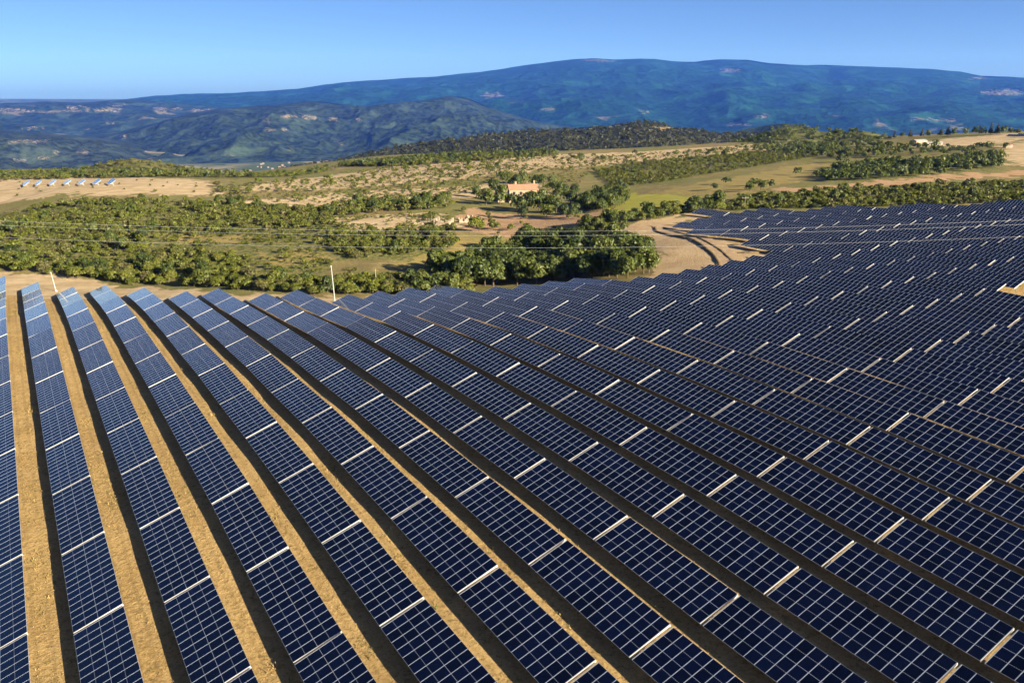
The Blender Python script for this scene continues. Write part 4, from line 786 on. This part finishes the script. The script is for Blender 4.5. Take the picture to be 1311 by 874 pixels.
# ---------------------------------------------------------------- farmhouse, sheds, ruined walls
def gable(b, x0, x1, y0, y1, z0, z1, over=.35, m=0, th=.18):
    ym = (y0 + y1) / 2
    for sgn, ya in ((1, y0 - over), (-1, y1 + over)):
        sl = (z1 - z0) / (ym - y0); ze = z0 - over * sl
        v = [(x0 - over, ya, ze), (x1 + over, ya, ze), (x1 + over, ym, z1), (x0 - over, ym, z1)]
        v += [(a, c, d + th) for a, c, d in v]
        b.add(v, [(0, 1, 2, 3)[::-1], (4, 5, 6, 7), (0, 1, 5, 4), (1, 2, 6, 5), (2, 3, 7, 6), (3, 0, 4, 7)], m)
def farmhouse(x, y):
    z = float(ground_z(x, y)[0])
    e = bpy.data.objects.new('farmhouse', None); COL.objects.link(e); e.location = (x - 2.6, y + 4, z); e.rotation_euler = (0, 0, R(6))
    b = MB(); b.box(-6.5, 6.0, 0, 8.5, -1.0, 6.2)
    for xx in (-6.5, 5.95): b.add([(xx, 0, 6.2), (xx + .05, 0, 6.2), (xx + .05, 4.25, 8.0), (xx, 4.25, 8.0), (xx, 8.5, 6.2), (xx + .05, 8.5, 6.2)], [(0, 1, 2, 3), (3, 2, 5, 4), (0, 3, 4), (1, 5, 2)])
    link('wall', b.mesh('wall', [RENDER]), e)
    b = MB(); gable(b, -6.5, 6.0, 0, 8.5, 6.22, 8.1); rf = link('roof', b.mesh('roof', [TILE]), e)
    b = MB(); b.box(-3.6, -2.8, 4.0, 4.8, 7.6, 9.2); b.box(-3.7, -2.7, 3.9, 4.9, 9.2, 9.35); link('chimney', b.mesh('chimney', [RENDER]), rf)
    b = MB(); b.box(5.0, 5.7, 4.6, 5.3, 7.4, 9.6); b.box(4.9, 5.8, 4.5, 5.4, 9.6, 9.75); link('chimney', b.mesh('chimney', [RENDER]), rf)
    for wx, wz in ((-4.9, 3.9), (-1.8, 3.9), (1.3, 3.9), (4.2, 3.9), (-4.9, 1.0), (1.3, 1.0)):
        b = MB(); b.box(wx - .06, wx + 1.06, -.06, .0, wz - .06, wz + 1.46); b.box(wx - .55, wx - .08, -.07, -.01, wz, wz + 1.4, 1); b.box(wx + 1.08, wx + 1.55, -.07, -.01, wz, wz + 1.4, 1)
        wn = link('window', b.mesh('window', [STONE, WOOD]), e); b = MB(); b.box(wx, wx + 1, -.075, -.062, wz, wz + 1.4); link('pane', b.mesh('pane', [DARKGLASS]), wn)
    b = MB(); b.box(-2.0, -.9, -.06, 0, -.2, 2.1); link('door', b.mesh('door', [WOOD]), e)
    b = MB(); b.box(6.0, 11.5, .8, 8.2, -1.0, 3.9); link('annex_wall', b.mesh('annex_wall', [RENDER]), e)
    b = MB(); v = [(5.9, .4, 6.0), (12.0, .4, 3.7), (12.0, 8.6, 3.7), (5.9, 8.6, 6.0)]; v += [(a, c, d + .2) for a, c, d in v]
    b.add(v, [(3, 2, 1, 0), (4, 5, 6, 7), (0, 1, 5, 4), (1, 2, 6, 5), (2, 3, 7, 6), (3, 0, 4, 7)]); link('annex_roof', b.mesh('annex_roof', [TILE]), e)
    b = MB(); b.box(-11.5, -6.5, 2, 7.5, -1, 2.9); link('annex_wall', b.mesh('annex_wall', [STONE]), e)
    b = MB(); v = [(-11.9, 1.6, 2.9), (-6.5, 1.6, 4.0), (-6.5, 7.9, 4.0), (-11.9, 7.9, 2.9)]; v += [(a, c, d + .2) for a, c, d in v]
    b.add(v, [(3, 2, 1, 0), (4, 5, 6, 7), (0, 1, 5, 4), (1, 2, 6, 5), (2, 3, 7, 6), (3, 0, 4, 7)]); link('annex_roof', b.mesh('annex_roof', [TILE]), e)
    tag(e, None, 'sandy farmhouse with a red tiled roof and two chimneys among trees', 'house')
farmhouse(*HOUSE)
def shed(x, y, lx, ly, h, rot, wall, roof, name, label):
    z = float(ground_z(x, y)[0]); e = bpy.data.objects.new(name, None); COL.objects.link(e); e.location = (x, y, z); e.rotation_euler = (0, 0, R(rot))
    b = MB(); b.box(-lx / 2, lx / 2, 0, ly, -.8, h); link('wall', b.mesh('wall', [wall]), e)
    b = MB(); gable(b, -lx / 2, lx / 2, 0, ly, h + .02, h + ly * .16, .3, 0, .1); link('roof', b.mesh('roof', [roof]), e)
    b = MB(); b.box(-.9, .9, -.05, 0, 0, 2.1); link('door', b.mesh('door', [WOOD]), e)
    tag(e, None, label, 'shed')
GREYROOF = m_plain('grey_sheet_roof', (.30, .30, .30), .6)
shed(*SHEDS[0], 7, 3, 2.0, 20, WHITE, GREYROOF, 'shed', 'long white shed with a grey roof on the far right slope')
shed(*SHEDS[1], 3.5, 2.5, 1.9, -10, WHITE, WHITE, 'shed', 'small white hut right of the long white shed')
shed(*SHEDS[2], 11, 5, 2.0, 25, RENDER, GREYROOF, 'shed', 'low sandy barn with a grey roof behind the white shed')
shed(*SHEDS[3], 4.5, 3, 2.0, 5, STONE, RED, 'shed', 'stone hut with a rust red roof at the right edge')
def ruin(x, y, lx, ly, h, rot, label):
    z = float(ground_z(x, y)[0]); r = random.Random(int(x * 10)); b = MB()
    for (x0, y0, x1, y1) in ((0, 0, lx, 0), (0, 0, 0, ly), (lx, 0, lx, ly)):
        n = int(math.hypot(x1 - x0, y1 - y0) / .7) + 1
        for i in range(n):
            a = i / n; c = (i + 1) / n; hh = h * r.uniform(.45, 1.05) if r.random() > .15 else h * .25
            xa, ya, xb, yb = x0 + (x1 - x0) * a, y0 + (y1 - y0) * a, x0 + (x1 - x0) * c, y0 + (y1 - y0) * c
            if xa == xb: b.box(xa - .3, xa + .3, ya + .002, yb, -.6, hh)
            else: b.box(xa + .002, xb, ya - .3, ya + .3, -.6, hh)
    o = link('ruined_wall', b.mesh('ruined_wall', [STONE]), None, (x, y, z), (0, 0, R(rot))); tag(o, None, label, 'ruined wall')
ruin(*RUINS[0], 5.5, 5, 2.8, -14, 'roofless stone ruin with a dark inside, left of the long wall')
ruin(*RUINS[2], 8.5, 1.5, 2.0, 8, 'long broken wall of pale pinkish stone below the farmhouse')
ruin(*RUINS[3], 2.5, 2.5, 2.4, 25, 'short stub of pale wall at the right end of the ruins')
ruin(*RUINS[4], 3.5, 1.2, .9, -5, 'low heap of wall stones left of the roofless ruin')

# ---------------------------------------------------------------- poles and the overhead line
def pole(name, x, y, h, r0, r1, mat, lean, cross=None, label='', cat='pole'):
    z = float(ground_z(x, y)[0]); e = bpy.data.objects.new(name, None); COL.objects.link(e); e.location = (x, y, z); e.rotation_euler = (R(lean[0]), R(lean[1]), 0)
    b = MB(); b.tube((0, 0, -.8), (0, 0, h), r0, r1, 10); link('shaft', b.mesh('shaft', [mat]), e)
    if cross == 'arm':
        b = MB(); b.box(-1.1, 1.1, -.07, .07, h - .75, h - .6); ca = link('crossarm', b.mesh('crossarm', [mat]), e)
        for xx in (-.95, 0, .95): b = MB(); b.tube((xx, 0, h - .6), (xx, 0, h - .3), .07, .05, 6); link('insulator', b.mesh('insulator', [WHITE]), ca)
    elif cross == 'cap':
        b = MB(); b.box(-.14, .14, -.3, .14, h, h + .16); link('camera_head', b.mesh('camera_head', [WHITE]), e)
        b = MB(); b.tube((0, 0, -.4), (0, 0, .35), r0 * 3, r0 * 3, 10); link('footing', b.mesh('footing', [WHITE]), e)
    tag(e, None, label, cat); return e
pole('camera_mast', *POLES[0], 4.6, .10, .08, WHITE, (0, -7), 'cap', 'short leaning white mast behind the left rows')
pole('lamp_mast', *POLES[1], 7.6, .10, .075, WHITE, (0, -2.5), 'cap', 'tall white mast standing behind the ridge of panels')
pole('wooden_pole', *POLES[2], 4.4, .13, .10, WOOD, (0, -1.5), None, 'bare wooden pole in the shrubs right of the tall white mast')
pole('utility_pole', *POLES[3], 4.8, .13, .10, WOOD, (0, 0), 'arm', 'wooden utility pole with a crossarm beside the dark grove')
pole('utility_pole', *POLES[4], 4.4, .08, .06, WOOD, (0, 0), 'arm', 'slender utility pole behind the far edge of the panels')
LINE_Y, SAG = 170.0, 2.05e-4
for i, (zm, ph) in enumerate(((CAM_Z - 27.15, 'uppermost'), (CAM_Z - 28.15, 'middle'), (CAM_Z - 30.45, 'lowest'))):
    xs = np.linspace(-152, 152, 70); yo = LINE_Y + (0, .6, -.6)[i]; n = 6; V = []; 
    for x in xs:
        zc = zm + SAG * (x + 2) ** 2
        for q in range(n): V.append((x, yo + .011 * math.cos(q * math.pi / 3), zc + .011 * math.sin(q * math.pi / 3)))
    F = [(a * n + q, a * n + (q + 1) % n, (a + 1) * n + (q + 1) % n, (a + 1) * n + q) for a in range(len(xs) - 1) for q in range(n)]
    link('power_cable', quads_mesh('power_cable', V, F, [WIRE], smooth=True), label=f'thin overhead power cable across the view, {ph} of the three', cat='power cable', group='overhead power cables')

# ---------------------------------------------------------------- villages on the valley floor and far slopes
def build_village(name, spots, label):
    b = MB(); r = random.Random(5)
    for (x, y, z, n, sx, sy, s) in spots:
        for i in range(n):
            a = x + r.gauss(0, sx); c = y + r.gauss(0, sy); w_, d_, h = r.uniform(8, 18) * s, r.uniform(8, 14) * s, r.uniform(5, 9) * s; zz = z + (c - y) * .0
            b.box(a, a + w_, c, c + d_, zz - 4, zz + h, 0)
            b.add([(a, c, zz + h), (a + w_, c, zz + h), (a + w_, c + d_ / 2, zz + h * 1.35), (a, c + d_ / 2, zz + h * 1.35), (a + w_, c + d_, zz + h), (a, c + d_, zz + h)], [(0, 1, 2, 3), (3, 2, 4, 5)], 1)
    link(name, b.mesh(name, [RENDER_W, TILE]), kind='stuff', label=label, cat='village')
RENDER_W = m_plain('pale_render', (.20, .19, .17), .9, 0, .15, .02)
sp = []
for az_, r_, n in ((-15.2, 3700, 12), (-16.4, 3720, 6), (-14.4, 3740, 14), (-17.6, 3720, 4), (-13.5, 3760, 6)):
    sp.append((r_ * math.sin(R(az_)), r_ * math.cos(R(az_)), -257, n, 75, 150, .5))
build_village('village', sp, 'pale village houses on the valley floor at the left')
